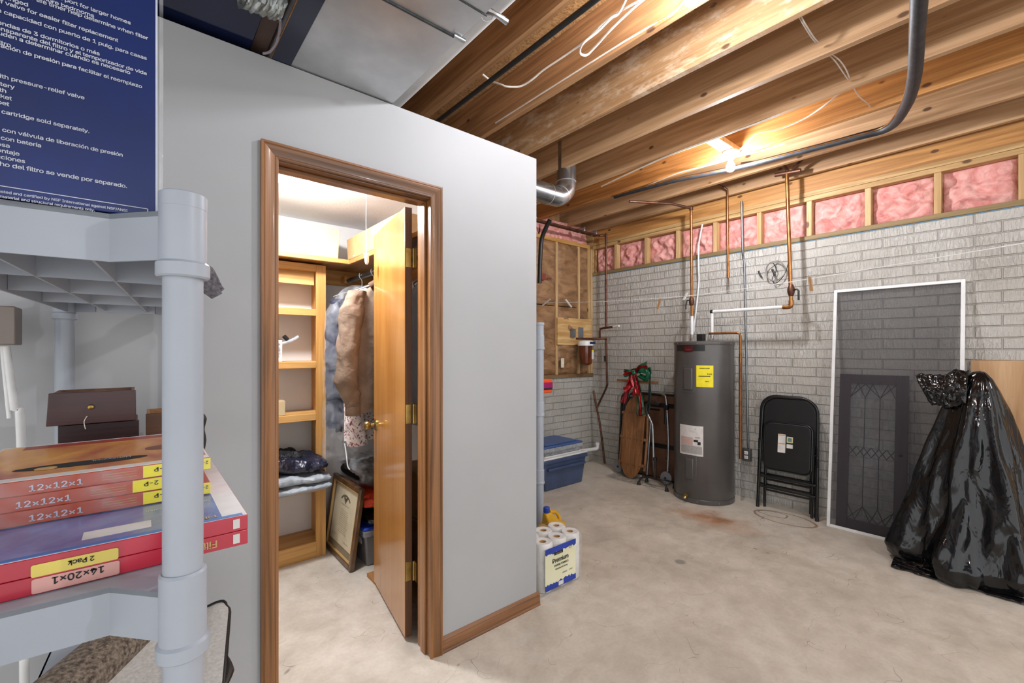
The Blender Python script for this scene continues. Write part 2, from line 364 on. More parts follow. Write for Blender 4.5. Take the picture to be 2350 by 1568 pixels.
# closet walls
OX0, OX1, OZ = .355, 1.007, 2.052
mb = MB().box(-2.2, OX0, WY, WY+.114, 0, WH).box(OX1, 1.63, WY, WY+.114, 0, WH).box(OX0, OX1, WY, WY+.114, OZ, WH)
struct('wall_front', mb, M['wall'], smooth=False)
struct('wall_closet_right', MB().box(1.45, 1.63, WY+.114, 3.45, 0, WH), M['walld'])
struct('wall_closet_back', MB().box(-.7, 1.45, 3.33, 3.45, 0, WH), M['walld'])
struct('wall_closet_left', MB().box(-.7, -.58, WY+.114, 3.33, 0, WH), M['walld'])
struct('ceiling_closet', MB().box(-.58, 1.45, WY+.114, 3.33, 2.28, 2.385), M['ceil'])
# far insulated wall
def _rs(n): return [random.random() for _ in range(n)]
wf = thing('wall_back', None, None, (1.5, G, 0), kind='structure')
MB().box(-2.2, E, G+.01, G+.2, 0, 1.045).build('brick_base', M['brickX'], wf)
MB().box(-2.2, E, G-.01, G+.12, 1.045, 1.085).build('sill_plate', M['greenx'], wf, bevel=.003)
MB().box(-2.2, E-.06, G-.005, G+.1, 2.615, 2.66).build('top_plate', M['platex'], wf, bevel=.003)
MB().box(E+.002, E+.12, G+.001, G+.12, 2.29, 3.1).build('corner_block', M['plate'], wf)
MB().box(-2.2, E, G+.13, G+.2, 1.045, 3.1).build('sheathing', M['osb'], wf)
for x in (2.52, 2.90, 3.285, 3.665, 4.045, 4.235, 4.281):
    MB().box(x, x+.036, G, G+.09, 1.085, 2.615).build('stud', M['stud'], wf, bevel=.002)
def batt(x0, x1, z0, z1, name, mt, sd, bul=.028, y0=G+.02):
    def fn(u, v):
        e = min(1, min(u, 1-u)*7)*min(1, min(v, 1-v)*14)
        x = x0+(x1-x0)*u; z = z0+(z1-z0)*v
        return V((x + .006*fbm((sd, z*5, 0)), y0 - bul*e**.6 - .020*e*fbm((x*4+sd, z*6, sd)), z))
    return MB().grid(fn, 18, 44).build(name, mt, wf, ang=80)
xs = [2.52, 2.90, 3.285, 3.665, 4.045]
for i in range(4):
    batt(xs[i]+.012, xs[i+1]+.024, 1.885, 2.62, 'insulation_batt', M['kraft'], i*3.1)
    batt(xs[i]+.020, xs[i+1]+.016, 1.085, 1.875, 'insulation_batt', M['kraft'], i*5.7+1)
batt(4.082, 4.235, 1.43, 2.615, 'insulation_batt', M['kraft'], 9, .005)
batt(4.082, 4.235, 1.085, 1.43, 'insulation_batt', M['kraft'], 12, .005)
def battp(x0, x1, z0, z1, sd):
    MB().grid(lambda u, v: V((x0+(x1-x0)*u, G+.05-.04*sin(pi*u)**.5-.03*fbm((u*5+sd, v*3, sd)), z0+(z1-z0)*v)), 24, 10).build('pink_batt', M['pink'], wf, ang=80)
battp(2.6, 3.45, 2.66, 2.86, 2); battp(3.46, 4.25, 2.66, 2.86, 5)
pr = MB()
kz = lambda x, z: V((x, G-.047, z))
pr.text('R19', kz(3.63-.155, 2.155), (1, 0, 0), (0, 0, 1), .062, bold=.02)
pr.box(3.38, 3.455, G-.052, G-.045, 2.145, 2.215)
pr.build('red_print', M['dullred'], wf)
MB().box(3.672, 4.272, G-.022, G, 1.43, 1.745).build('mounting_board', M['ply'], wf, bevel=.002)
# brick wall and the framed knee wall above it
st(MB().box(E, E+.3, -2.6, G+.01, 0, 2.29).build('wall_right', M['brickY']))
wu = thing('wall_upper', None, None, (E, 0, 2.29), kind='structure')
MB().box(E-.012, E+.13, -2.6, G, 2.29, 2.328).build('sill_plate', M['green'], wu, bevel=.003)
MB().box(E-.004, E+.1, -2.6, G, 2.282, 2.292).build('sill_seal', mat('blue_sill_foam', '#5d7c90', None, 9, .6), wu)
MB().box(E, E+.1, -2.6, G, 2.622, 2.66).build('top_plate', M['plate'], wu, bevel=.003)
MB().box(E+.002, E+.1, -2.6, G, 2.662, 2.70).build('top_plate', M['plate'], wu, bevel=.003)
MB().box(E+.012, E+.05, -2.6, G, 2.70, 3.11).build('rim_joist', M['joist3'], wu, bevel=.002)
MB().box(E+.11, E+.13, -2.6, G, 2.3, 2.7).build('sheathing', M['osb'], wu)
ys = [-.70, -.305, .09, .485, .878, 1.273, 1.668, 2.073, 2.468, 2.848, 3.26]
for y in ys: MB().box(E+.005, E+.095, y-.019, y+.019, 2.328, 2.622).build('stud', M['stud'], wu, bevel=.002)
ys2 = ys + [3.60]
for i in range(len(ys2)-1):
    a, c_ = ys2[i]+.019, ys2[i+1]-.019
    def fn(u, v, a=a, c_=c_, i=i):
        e = min(1, min(u, 1-u)*6)*min(1, min(v, 1-v)*5); y = a+(c_-a)*u; z = 2.328+.294*v
        h = abs(fbm((y*5.5, z*6+i, i*3.3), 3))
        return V((E+.075-.045*e**.5+.055*h*e, y, z))
    MB().grid(fn, 36, 26).build('insulation_batt', M['pink'], wu, ang=80)
# joists and subfloor
jm = ['joist', 'joist2', 'joist3']
for i, x in enumerate((-.62, -.22, .18, .57, .955, 1.355, 1.785, 2.185, 2.59, 3.02, 3.415, 3.86, 4.245)):
    o = MB().box(x, x+.038, -2.6, G+.2, JZ, JZ+.285).build('ceiling_joist', M['joistw'] if i == 7 else M[jm[(2, 0, 1, 0, 0, 0, 0, 1, 1, 1, 2, 1, 1)[i]]], bevel=.002)
    st(o)
struct('ceiling', MB().box(-2.2, E+.3, -2.6, G+.2, JZ+.285, JZ+.31), M['osb'])
# ---- door trim, jamb, baseboards
JX0, JX1, JH = .373, .989, 2.034
prof = [(0, 0), (0, .009), (.004, .0115), (.009, .0115), (.012, .009), (.022, .0095), (.030, .012), (.038, .0155), (.043, .0165), (.047, .0155), (.049, .018), (.056, .018), (.056, 0)]
def casing(x0, x1, h, yf, nm):
    t = thing(nm, None, None, ((x0+x1)/2, yf, 0), kind='structure')
    for part, path, mt in (('side_casing', lambda w_: [(x0-w_, 0), (x0-w_, h+w_)], M['casing']), ('side_casing', lambda w_: [(x1+w_, 0), (x1+w_, h+w_)], M['casing']), ('head_casing', lambda w_: [(x0-w_, h+w_), (x1+w_, h+w_)], M['casingx'])):
        mb = MB(); rows = []
        for w_, d in prof: rows.append([mb.v((x, yf-d, z)) for x, z in path(w_)])
        for a, c_ in zip(rows, rows[1:]): mb.f([a[0], a[1], c_[1], c_[0]])
        mb.f([r_[0] for r_ in rows]); mb.f([r_[1] for r_ in rows])
        mb.build(part, mt, t, ang=20)
casing(JX0+.004, JX1-.004, JH+.004, WY, 'trim_1')
j = thing('trim_2', None, None, ((JX0+JX1)/2, WY, 0), kind='structure')
MB().box(OX0, JX0, WY-.001, WY+.118, 0, JH).build('side_jamb', M['jamb'], j)
MB().box(JX1, OX1, WY-.001, WY+.118, 0, JH).build('side_jamb', M['jamb'], j)
MB().box(OX0, OX1, WY-.001, WY+.118, JH, OZ).build('head_jamb', M['casingx'], j)
MB().box(JX0, JX0+.011, WY+.035, WY+.075, 0, JH).build('door_stop', M['jamb'], j, bevel=.003)
MB().box(JX1-.011, JX1, WY+.035, WY+.075, 0, JH).build('door_stop', M['jamb'], j, bevel=.003)
MB().box(JX0+.011, JX1-.011, WY+.035, WY+.075, JH-.011, JH).build('door_stop', M['casingx'], j, bevel=.003)
bp = [(0, 0), (.015, 0), (.015, .006), (.012, .012), (.0125, .016), (.0115, .045), (.009, .052), (.010, .057), (.005, .066), (.003, .070), (0, .070)]
def baseb(x0, x1, nm):
    mb = MB(); mb.extr([(x0, WY-d, z) for d, z in bp], (x1-x0, 0, 0)); st(mb.build(nm, M['casingx'], ang=25))
baseb(1.041, 1.646, 'baseboard_front'); baseb(-2.2, .321, 'baseboard_left')
# ---- door leaf
d1 = thing('door_1', None, None, (.97, 1.91, 0), kind='structure')
da = atan2(.0957, .587); dx = V((sin(da), cos(da), 0)); dn = V((cos(da), -sin(da), 0))
DM = frame((.953, 1.923, 0), dx, dn, (0, 0, 1))
DM = frame((.953, 1.923, 0), dx, (cos(da), -sin(da), 0), (0, 0, -1)); DM = frame((.953, 1.923, 0), dx, (cos(da), -sin(da), 0), (0, 0, 1))
MB(DM).box(0, .597, .0005, .0345, .016, 2.038).build('leaf', M['door'], d1, bevel=.0015)
MB(DM).box(-.0012, .001, .001, .034, .017, 2.037).build('leaf_edge', M['dooredge'], d1)
for z in (1.80, 1.065, .325):
    h = MB(DM); h.box(-.003, -.001, .004, .030, z-.045, z+.045); ho = h.build('hinge', M['brass'], d1, bevel=.003)
    q = MB(DM); q.tube([(-.006, .041, z-.045), (-.006, .041, z+.045)], .006, 10); q.box(-.034, -.006, .044, .046, z-.045, z+.045)
    for dz in (-.03, 0, .03): q.lathe((-.0032, .012+.006*(dz == 0), z+dz), [(.003, 0), (.003, -.001)], 8, 'x')
    q.build('hinge_knuckle', M['brass'], ho)
kn = MB(DM); kz_ = .938
def ylathe(mb, c, prof_, n=20):
    c = V(c); rings = []
    for r_, h_ in prof_: rings.append([mb.v(c+V((r_*cos(2*pi*q_/n), h_, r_*sin(2*pi*q_/n)))) for q_ in range(n)])
    for A, B in zip(rings, rings[1:]):
        for q_ in range(n): mb.f([A[q_], A[(q_+1) % n], B[(q_+1) % n], B[q_]])
    mb.f(rings[0][::-1]); mb.f(rings[-1])
kp = [(.032, 0), (.031, .006), (.022, .010), (.011, .014), (.010, .030), (.017, .036), (.025, .044), (.027, .054), (.023, .062), (.010, .067), (.001, .068)]
ylathe(kn, (.545, 0, kz_), [(a, -h_) for a, h_ in kp]); kn.build('knob', M['brass'], d1)
kn = MB(DM); ylathe(kn, (.545, .035, kz_), kp); kn.build('knob', M['brass'], d1)
# ================================================================ LAMPS
def bulb_light(name, label, loc, s):
    x, y, z = loc
    t = thing(name, label, 'light', (x, y, JZ))
    MB().lathe((x, y, z), [(.056, 0), (.056, -.012), (.050, -.020), (.030, -.038), (.027, -.050)], 28).build('socket', M['white'], t)
    MB().lathe((x, y, z-.05), [(.013, 0), (.013, -.014), (.020, -.030), (.0285, -.050), (.030, -.066), (.026, -.082), (.015, -.093), (.001, -.097)], 24).build('bulb', emit(name+'_glow', '#f4f7ff', s), t)
    return t
t = bulb_light('ceiling_bulb', 'bare lit bulb in a white socket near the black foam pipe', (3.33, 1.48, JZ-.002), BULB)
MB().box(3.06, 3.41, 1.44, 1.53, JZ, JZ+.038).build('mounting_block', M['stud'], t, bevel=.002)
t = bulb_light('ceiling_bulb', 'bare lit bulb with a looped white cable running to its socket', (1.61, .86, JZ-.002), BULB*.62)
MB().box(1.395, 1.784, .82, .90, JZ, JZ+.038).build('mounting_block', M['stud'], t, bevel=.002)
t = bulb_light('ceiling_bulb', 'added fill bulb out of view over the open floor', (1.9, -1.35, JZ-.002), BULB*1.0)  # unseen bulb added as fill light for the room
MB().box(1.824, 2.184, -1.40, -1.30, JZ, JZ+.038).build('mounting_block', M['stud'], t, bevel=.002)
t = thing('closet_light', 'round white lit dome light on the closet ceiling', 'light', (.60, 2.45, 2.28))
MB().lathe((.60, 2.45, 2.28), [(.10, 0), (.10, -.018), (.094, -.022)], 32).build('rim', M['white'], t)
MB().lathe((.60, 2.45, 2.258), [(.092, 0), (.088, -.02), (.070, -.045), (.04, -.06), (.001, -.066)], 32).build('dome', emit('closet_dome_glow', '#f6f8ff', BULB_CLOSET/12.), t)
# ================================================================ PIPES, DUCTS, CABLES OVERHEAD
# rectangular duct running over the closet wall
DX0, DX1, DZ = .354, .8125, WH+.004
t = thing('air_duct', 'large rectangular galvanised metal duct crossing over the white closet wall', 'duct', (.58, WY, DZ))
mb = MB(); mb.box(DX0, DX1, -2.4, 3.3, DZ, DZ+.22); mb.build('duct_body', M['steel'], t, bevel=.003)
dk = mat('dark_seam_steel', '#55585a', '#3c3e40', 20, .45, .7)
for y, r_ in ((1.24, .005), (1.10, .0022), (.2, .005), (2.4, .005)):
    MB().tube([(DX0, y, DZ-.002), (DX1+.006, y, DZ-.002)], r_, 8).build('slip_seam', dk, t)
MB().tube([(DX1-.03, 1.232, DZ-.006), (DX1+.012, 1.232, DZ-.006)], .008, 12).build('seam_clip', M['steel2'], t)
MB().box(DX0+.002, .418, -2.4, 3.3, DZ-.0025, DZ-.0005).build('edge_strip', M['navy'], t)  # dark reflection along the duct's edge, put in as a navy strip
MB().tube([(DX0, -2.4, DZ-.002), (DX0, 3.3, DZ-.002)], .0022, 6).build('seam_edge', M['copper'], t)
t = thing('duct_strap', 'crumpled silver foil strap tied with wire at the edge of the metal duct', 'strap', tuple(at(1140, 30, X=.86)))
a, b_ = at(1112, 22, X=.84), at(1163, 50, X=.93)
MB().tube([a, (a+b_)/2+V((0, 0, .004)), b_], [.014, .008, .011], 9, 4).build('strap', M['steel2'], t)
mm = (a*.7+b_*.3)
MB().tube([mm+V((0, .0, .015)), mm+V((.01, .01, -.01)), mm+V((-.02, .02, -.02)), mm+V((-.03, .01, 0)), mm+V((0, 0, .012))], .0016, 6, 4).build('wire', M['alu'], t)
# dark navy panel beside the duct
t = thing('navy_board', 'dark navy glossy panel lying beside the metal duct above the wall', 'panel', (-.3, WY, WH+.02))
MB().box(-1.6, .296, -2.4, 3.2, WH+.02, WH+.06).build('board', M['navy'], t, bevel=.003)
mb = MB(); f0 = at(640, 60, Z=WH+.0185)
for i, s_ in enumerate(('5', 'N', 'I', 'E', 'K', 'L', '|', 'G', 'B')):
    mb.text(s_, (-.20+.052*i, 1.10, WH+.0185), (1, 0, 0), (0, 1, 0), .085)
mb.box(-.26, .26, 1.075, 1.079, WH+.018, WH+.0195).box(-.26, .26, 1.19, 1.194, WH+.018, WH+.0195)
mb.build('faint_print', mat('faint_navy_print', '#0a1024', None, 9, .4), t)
MB().box(.298, .345, -2.4, 3.2, WH+.035, WH+.07).build('brown_edge_board', M['darkwood'], t)
a = [at(x, y, Z=WH-.003) for x, y in ((640, 22), (643, 55), (636, 95), (620, 118), (604, 123))]
MB().tube(a, .004, 8, 5).build('clear_strip', glassy('clear_strip_film', '#a79aa0', .5, .2), t)
t = thing('foil_duct', 'crumpled grey foil duct end poking down beside the brown board', 'duct', tuple(at(620, 8, Z=WH-.01)))
a, b_ = at(560, -18, Z=WH-.03), at(642, 14, Z=WH-.03)
MB().grid(lambda u, v: a.lerp(b_, u) + V((0, 0, 0)) + (V((.30, -1, 0)).normalized()*(cos(2*pi*v)) + V((0, 0, 1))*sin(2*pi*v))*(.040+.008*fbm((u*9, cos(2*pi*v)*2, sin(2*pi*v)*2))), 26, 24).build('foil_tube', mat('crumpled_foil', '#9fa3a0', '#7b7f7d', 20, .35, .6, bmp=.8, bscale=40), t)
# white pipe between duct and first joist
o = MB().tube([(.905, -2.4, 2.545), (.905, 3.2, 2.545)], .052, 28).build('white_pipe', M['pvc']); tag(o, 'thick pale pipe between the metal duct and the first joist', 'pipe')
# thin black pipe
a, b_ = V((1.445, -2.2, JZ-.012)), V((1.445, 3.4, JZ-.012))
o = MB().tube([a, b_], .0135, 12).build('black_pipe', M['black']); tag(o, 'thin straight black pipe under the joists above the closet corner', 'pipe')
# foam-covered pipe
pts = [at(2113, -60, Z=2.74), at(2106, 60, Z=2.745), at(2098, 180, Z=2.75), at(2078, 245, Z=2.755), at(2040, 292, Z=2.765), at(1960, 316, Z=2.775), at(1850, 345, Z=2.785), at(1700, 383, Z=2.79), at(1560, 412, Z=2.79), at(1480, 432, Z=2.79), at(1410, 452, Z=2.79)]
t = thing('foam_pipe', 'black foam-covered pipe curving beneath the joists past the lit bulb', 'pipe', tuple(pts[5]))
MB().tube(pts, [.029, .028, .030, .028, .026, .023, .021, .020, .018, .019, .018], 16, 6).build('foam_sleeve', M['foam'], t)
q = [p_ + V((-.024, .020, .004)) for p_ in pts]
MB().tube(q, .005, 8, 6).build('copper_line', M['copper'], t)
# elbowed round duct
a = at(1215, 440, Y=2.3); 
t = thing('round_duct', 'shiny round metal duct with an elbow coming out past the closet corner', 'duct', (2.3, 2.45, 2.55))
c0 = at(1262, 447, Y=2.5); zz = c0.z
pts = [V((1.5, 2.5, zz)), V((2.05, 2.5, zz)), V((c0.x+.02, 2.5, zz)), V((c0.x+.10, 2.5, zz+.012)), V((c0.x+.165, 2.5, zz+.06)), V((c0.x+.185, 2.5, zz+.13)), V((c0.x+.185, 2.5, 3.05))]
MB().tube(pts, .078, 28, 5).build('duct_tube', M['steel2'], t)
for x in (c0.x-.02, c0.x-.30):
    MB().lathe((x, 2.5, zz), [(.078, 0), (.0815, .003), (.078, .006)], 28, 'x', cap=False).build('crimp_ring', M['steel'], t)
MB().lathe((c0.x+.185, 2.5, zz+.14), [(.078, 0), (.082, .004), (.078, .008)], 28, cap=False).build('crimp_ring', M['steel'], t)
p_ = V((c0.x+.13, 2.5, zz+.03)); ax_ = V((.75, 0, .66))
MB().tube([p_-ax_*.003, p_+ax_*.003], .0805, 28).build('crimp_ring', M['steel'], t)
# white electrical cables
def cable(name, label, pp, r=.0045, m='cable', group=None, k=6):
    o = MB().tube(pp, r, 8, k).build(name, M[m]); tag(o, label, 'cable', group); return o
zj = 2.80
cable('electrical_cable', 'white cable hanging in a loop from the joist beside the top bulb', [at(x, y, Z=z) for x, y, z in ((1440, -8, 2.84), (1420, 30, 2.83), (1402, 42, 2.82), (1372, 72, 2.80), (1338, 100, 2.78), (1331, 121, 2.775), (1345, 127, 2.775), (1362, 112, 2.785), (1400, 70, 2.80), (1450, 22, 2.815), (1490, -12, 2.83))], .0055)
cable('electrical_cable', 'white cable sagging across the thin black pipe to the wall top', [at(x, y, Z=z) for x, y, z in ((1480, -5, 2.85), (1400, 40, 2.84), (1345, 92, 2.83), (1300, 125, 2.83), (1248, 160, 2.82), (1222, 182, 2.80), (1195, 198, 2.79), (1165, 199, 2.79), (1150, 194, 2.81), (1128, 186, 2.85), (1105, 168, 2.86), (1094, 156, 2.86))], .005)
cable('electrical_cable', 'straight white cable stapled along a joist to the top bulb', [V((1.60, .80, 2.79)), V((1.775, 1.02, 2.83)), V((1.782, 1.3, 2.845)), V((1.782, 2.3, 2.85))], .0045, k=4)
cable('electrical_cable', 'white cable fixed along the joist edge then dipping to the far lit bulb', [at(x, y, Z=z) for x, y, z in ((1380, 428, 2.83), (1450, 395, 2.82), (1540, 355, 2.82), (1640, 318, 2.82), (1730, 286, 2.82), (1790, 262, 2.82))], .006, k=3)
cable('electrical_cable', 'white cable swinging down behind a joist to the far bulb socket', [at(x, y, Z=z) for x, y, z in ((1925, 215, 2.86), (1900, 236, 2.84), (1850, 270, 2.825), (1790, 296, 2.82), (1735, 308, 2.82), (1712, 330, 2.81), (1690, 352, 2.80))], .005)
cable('electrical_cable', 'thin white cable running low beside the black foam pipe', [at(x, y, Z=z) for x, y, z in ((1800, 330, 2.82), (1740, 348, 2.82), (1690, 360, 2.82), (1640, 376, 2.818), (1560, 396, 2.818), (1500, 420, 2.818), (1440, 445, 2.82))], .0045)
for i, (lab, P_) in enumerate((('first pale wire pair drooping between two joists', ((1830, 32), (1845, 58), (1862, 85), (1874, 100))), ('second pale wire pair drooping between two joists, its strands parting', ((1900, 124), (1918, 142), (1934, 165), (1946, 182))), ('single pale wire drooping behind the joist near the foam pipe bend', ((1960, 202), (1972, 222), (1988, 235), (1998, 246))))):
    t = thing('drooping_wire', lab, 'wire', tuple(at(*P_[0], Z=2.83)), group='pale wires strung between the joists')
    for k_ in range(2 if i < 2 else 1):
        MB().tube([at(x+k_*(9 if i == 1 and 0 < n_ < 3 else 3), y-k_*3, Z=2.83+(.02 if n_ in (0, 3) else 0)) for n_, (x, y) in enumerate(P_)], .0032, 6, 5).build('strand', mat('taupe_wire', '#b5a596', None, 9, .5) if 'taupe_wire' not in M else M['taupe_wire'], t)
# copper risers near the brick wall
def pipe(name, label, pp, r, m='copper', k=0, cat='pipe', group=None):
    o = MB().tube(pp, r, 12, k).build(name, M[m]); tag(o, label, cat, group); return o
def P4(px, py, X=4.2): return at(px, py, X=X)
# hot and cold lines above the water heater
HX, HYc, HR, HH = 4.042, 2.044, .258, 1.45
c1 = at(1588, 775, Z=HH+.02); 
PXc = 4.10
t = thing('cold_water_pipe', 'copper pipe with a lever valve dropping to the grey water heater top', 'pipe', tuple(at(1588, 765, X=PXc)))
MB().tube([at(1586, 478, X=PXc), at(1587, 620, X=PXc), at(1588, 726, X=PXc)], .0125, 14).build('riser', M['copper'], t)
MB().tube([at(1588, 726, X=PXc), at(1588, 768, X=PXc)], .015, 14).build('white_stub', M['white'], t)
MB().tube([at(1588, 764, X=PXc), at(1588, 777, X=PXc)], .013, 12).build('nipple', M['alu'], t)
v_ = MB(); v_.lathe(at(1587, 690, X=PXc)-V((0, 0, .02)), [(.014, -.03), (.019, -.025), (.024, 0), (.024, .02), (.019, .045), (.014, .05)], 14); v_.build('valve_body', M['copperd'], t)
v_ = MB(); p_ = at(1587, 690, X=PXc); v_.tube([p_, p_+V((-.045, .02, .002))], .006, 8); v_.tube([p_+V((-.045, .02, .004)), p_+V((-.05, .03, -.05)), p_+V((-.05, .03, -.085))], .006, 8); v_.build('valve_lever', M['black'], t)
h_ = MB(); p_ = at(1586, 478, X=PXc); h_.tube([p_+V((0, 0, .0)), p_+V((-.18, .10, .03)), p_+V((-.55, .32, .03))], .012, 10); h_.lathe(p_-V((0, 0, .02)), [(.013, 0), (.018, .004), (.018, .028), (.013, .032)], 14); h_.build('elbow_branch', M['copperd'], t)
t = thing('hot_water_pipe', 'white horizontal pipe joined by a valved copper drop beside the heater', 'pipe', tuple(at(1634, 765, X=PXc)))
MB().tube([at(1634, 770, X=PXc), at(1634, 718, X=PXc)], .014, 14).build('white_stub', M['white'], t)
e0, e1 = at(1634, 716, X=PXc), at(1806, 700, X=PXc)
e1 = V((e0.x, e1.y, e0.z+.0)); 
MB().tube([e0, e1], .0155, 14).build('cross_run', M['white'], t)
MB().ball(e0, .02, 10).build('elbow', M['black'], t)
MB().tube([at(1634, 777, X=PXc), at(1634, 768, X=PXc)], .013, 12).build('nipple', M['alu'], t)
top = at(1806, 400, X=e1.x)
v_ = MB(); v_.tube([e1+V((0, .03, 0)), e1+V((0, -.02, 0)), e1+V((0, -.03, .02)), e1+V((0, -.03, .05))], .019, 12, 4); v_.build('elbow', M['copper'], t)
xx = e1.y-.03
MB().tube([V((e1.x, xx, e1.z+.04)), V((e1.x, top.y, top.z))], .0145, 14).build('riser', M['copper'], t)
p_ = V((e1.x, xx, e1.z+.13))
MB().lathe(p_, [(.015, -.045), (.021, -.035), (.027, -.01), (.027, .015), (.02, .04), (.015, .05)], 14).build('valve_body', M['copperd'], t)
v_ = MB(); v_.tube([p_, p_+V((-.03, -.05, .004))], .006, 8); v_.tube([p_+V((-.03, -.05, .006)), p_+V((-.034, -.065, -.01)), p_+V((-.034, -.066, -.085))], .0075, 8); v_.build('valve_lever', M['black'], t)
v_ = MB(); v_.tube([top, top+V((-.02, .0, .045)), top+V((-.22, .03, .06)), top+V((-.35, .22, .06))], .0125, 10, 4); v_.tube([top+V((0, -.10, .0)), top+V((0, .09, .02))], .017, 10); v_.tube([top+V((-.02, -.05, .02)), top+V((-.16, -.24, .09))], .0125, 8)
v_.build('top_branch', M['copperd'], t)
# capped stub
t = thing('capped_pipe', 'short capped copper stub hanging above the brick wall', 'pipe', tuple(P4(1671, 637, 4.18)))
MB().tube([P4(1669, 436, 4.18), P4(1671, 632, 4.18)], .0105, 12).build('stub', M['copper'], t)
MB().tube([P4(1671, 626, 4.18), P4(1671, 638, 4.18)], .0135, 12).build('end_cap', M['copper'], t)
MB().tube([P4(1669, 436, 4.18), P4(1660, 430, 4.16), P4(1630, 418, 4.0)], .0105, 10).build('branch', M['copperd'], t)
# conduit to the outlet
t = thing('electrical_conduit', 'grey conduit running down the brick to a double outlet box', 'conduit', tuple(P4(1717, 1060, 4.30)))
MB().tube([P4(1702, 462, 4.27), P4(1704, 572, 4.27), P4(1706, 592, 4.30), P4(1709, 640, 4.305), P4(1717, 1028, 4.305)], .010, 12, 4).build('conduit_tube', M['conduit'], t)
ob = P4(1717, 1043, E)
mb = MB(); mb.box(E-.045, E-.001, ob.y-.036, ob.y+.036, ob.z-.057, ob.z+.057); mb.build('outlet_box', mat('outlet_box_steel', '#6d6c6a', None, 9, .4, .6), t, bevel=.004)
for dz in (-.02, .02):
    MB().box(E-.050, E-.044, ob.y-.017, ob.y+.017, ob.z+dz-.015, ob.z+dz+.015).build('receptacle', M['white'], t, bevel=.006)
    q = MB(); q.box(E-.0512, E-.050, ob.y-.008, ob.y-.005, ob.z+dz-.004, ob.z+dz+.007).box(E-.0512, E-.050, ob.y+.005, ob.y+.008, ob.z+dz-.004, ob.z+dz+.007); q.build('slot', M['ink'], t)
cable('white_cable', 'thin white cable running down from the insulation to the heater top', [at(1612, 515, X=4.26), at(1604, 560, X=4.24), at(1603, 610, X=4.26), at(1604, 645, X=4.27), at(1600, 690, X=4.22), at(1596, 725, X=4.18), at(1593, 745, X=4.16), at(1592, 762, X=4.15)], .008, 'pvc')
# coil of thin wire on the brick
t = thing('coiled_wire', 'coil of thin grey wire hung on the brick wall beside the copper drop', 'wire', tuple(P4(1780, 625, 4.29)))
cc = P4(1780, 622, 4.285)
MB().tube([cc+V((-.01*(i % 3), .082*cos(i*2*pi/12)*(1-.004*i), .082*sin(i*2*pi/12)*(1+.003*i))) for i in range(30)], .004, 6, 3).build('coil', mat('grey_wire', '#8a8580', None, 9, .5), t)
MB().tube([P4(1812, 590, 4.28), P4(1806, 615, 4.28), P4(1797, 635, 4.28), P4(1780, 650, 4.28), P4(1772, 640, 4.28), P4(1782, 620, 4.28), P4(1775, 605, 4.28)], .0035, 6, 4).build('loose_end', M['black'], t)
MB().tube([P4(1772, 618, 4.27), P4(1779, 632, 4.27)], .009, 8).build('plug', M['black'], t)
MB().tube([P4(1741, 622, 4.30), P4(1745, 632, 4.30), P4(1751, 638, 4.30)], [.008, .007, .002], 8, 2).build('hook', M['black'], t)
# long runs near the far corner
t = thing('supply_pipe', 'dark tarnished copper pipe turning down the brick corner to the water filter', 'pipe', tuple(at(1391, 755, X=4.2)))
zc = at(1395, 540, X=4.2).z
mb = MB(); mb.tube([V((2.3, 3.42, zc+.01)), V((4.12, 3.42, zc+.01))], .0125, 10); mb.tube([V((2.3, 3.36, zc)), V((4.15, 3.36, zc))], .0125, 10); mb.build('long_run', M['copperd'], t)
vd = at(1391, 755, X=4.22)
MB().tube([V((4.12, 3.42, zc+.01)), V((4.20, vd.y+.03, zc+.01)), V((4.22, vd.y, zc-.01)), V((4.22, vd.y, zc-.06)), V((4.22, vd.y, vd.z+.02))], .0125, 12, 5).build('drop', M['copperd'], t)
for x in (3.85, 4.06): MB().box(x, x+.02, 3.33, 3.45, zc+.0, zc+.05).build('pipe_clip', M['alu'], t, bevel=.003)
zl = vd.z+.015
fx, fy = 4.0, 3.44
MB().tube([V((4.22, vd.y+.09, zl-.01)), V((4.22, vd.y-.10, zl+.005))], .013, 10).build('cross_arm', M['copperd'], t)
MB().tube([V((4.22, vd.y-.10, zl+.005)), V((4.2, vd.y-.20, zl+.01))], .012, 10).build('white_valve_handle', M['white'], t)
zf = at(1345, 778, Y=fy).z
MB().tube([V((4.22, vd.y+.085, zl-.01)), V((4.22, vd.y+.095, zl-.04)), V((4.22, vd.y+.095, zf))], .012, 10).build('step_down', M['copperd'], t)
MB().tube([V((4.235, vd.y+.0, zf)), V((4.20, vd.y+.05, zf)), V((4.1, fy-.02, zf)), V((3.84, fy, zf))], .0125, 10, 4).build('filter_run', M['copperd'], t)
t = thing('drain_pipe', 'dark pipe with a kink running down the brick corner towards the floor', 'pipe', tuple(at(1388, 1066, X=4.25)))
MB().tube([at(1391, 780, X=4.24), at(1392, 815, X=4.24), at(1393, 870, X=4.24), at(1392, 888, X=4.24), at(1375, 925, X=4.24), at(1369, 940, X=4.22)], .012, 10, 5).build('upper_pipe', M['copperd'], t)
MB().tube([at(1362, 897, X=4.26), at(1368, 930, X=4.24), at(1377, 975, X=4.22), at(1388, 1064, X=4.22)], .012, 10, 4).build('lower_pipe', M['copperd'], t)
MB().tube([at(1388, 817, X=4.22), at(1389, 830, X=4.22)], .012, 8).build('valve_knob', M['black'], t)
t = thing('white_drain_elbow', 'white plastic pipe elbow low in the brick corner beside the bins', 'pipe', tuple(at(1371, 1025, X=4.2)))
p_ = at(1371, 1030, X=4.2)
MB().tube([p_+V((-.3, .06, -.0)), p_+V((-.06, .01, 0)), p_+V((-.01, 0, .005)), p_+V((0, 0, .03)), p_+V((0, 0, .07))], .021, 12, 4).build('elbow_pipe', M['white'], t)
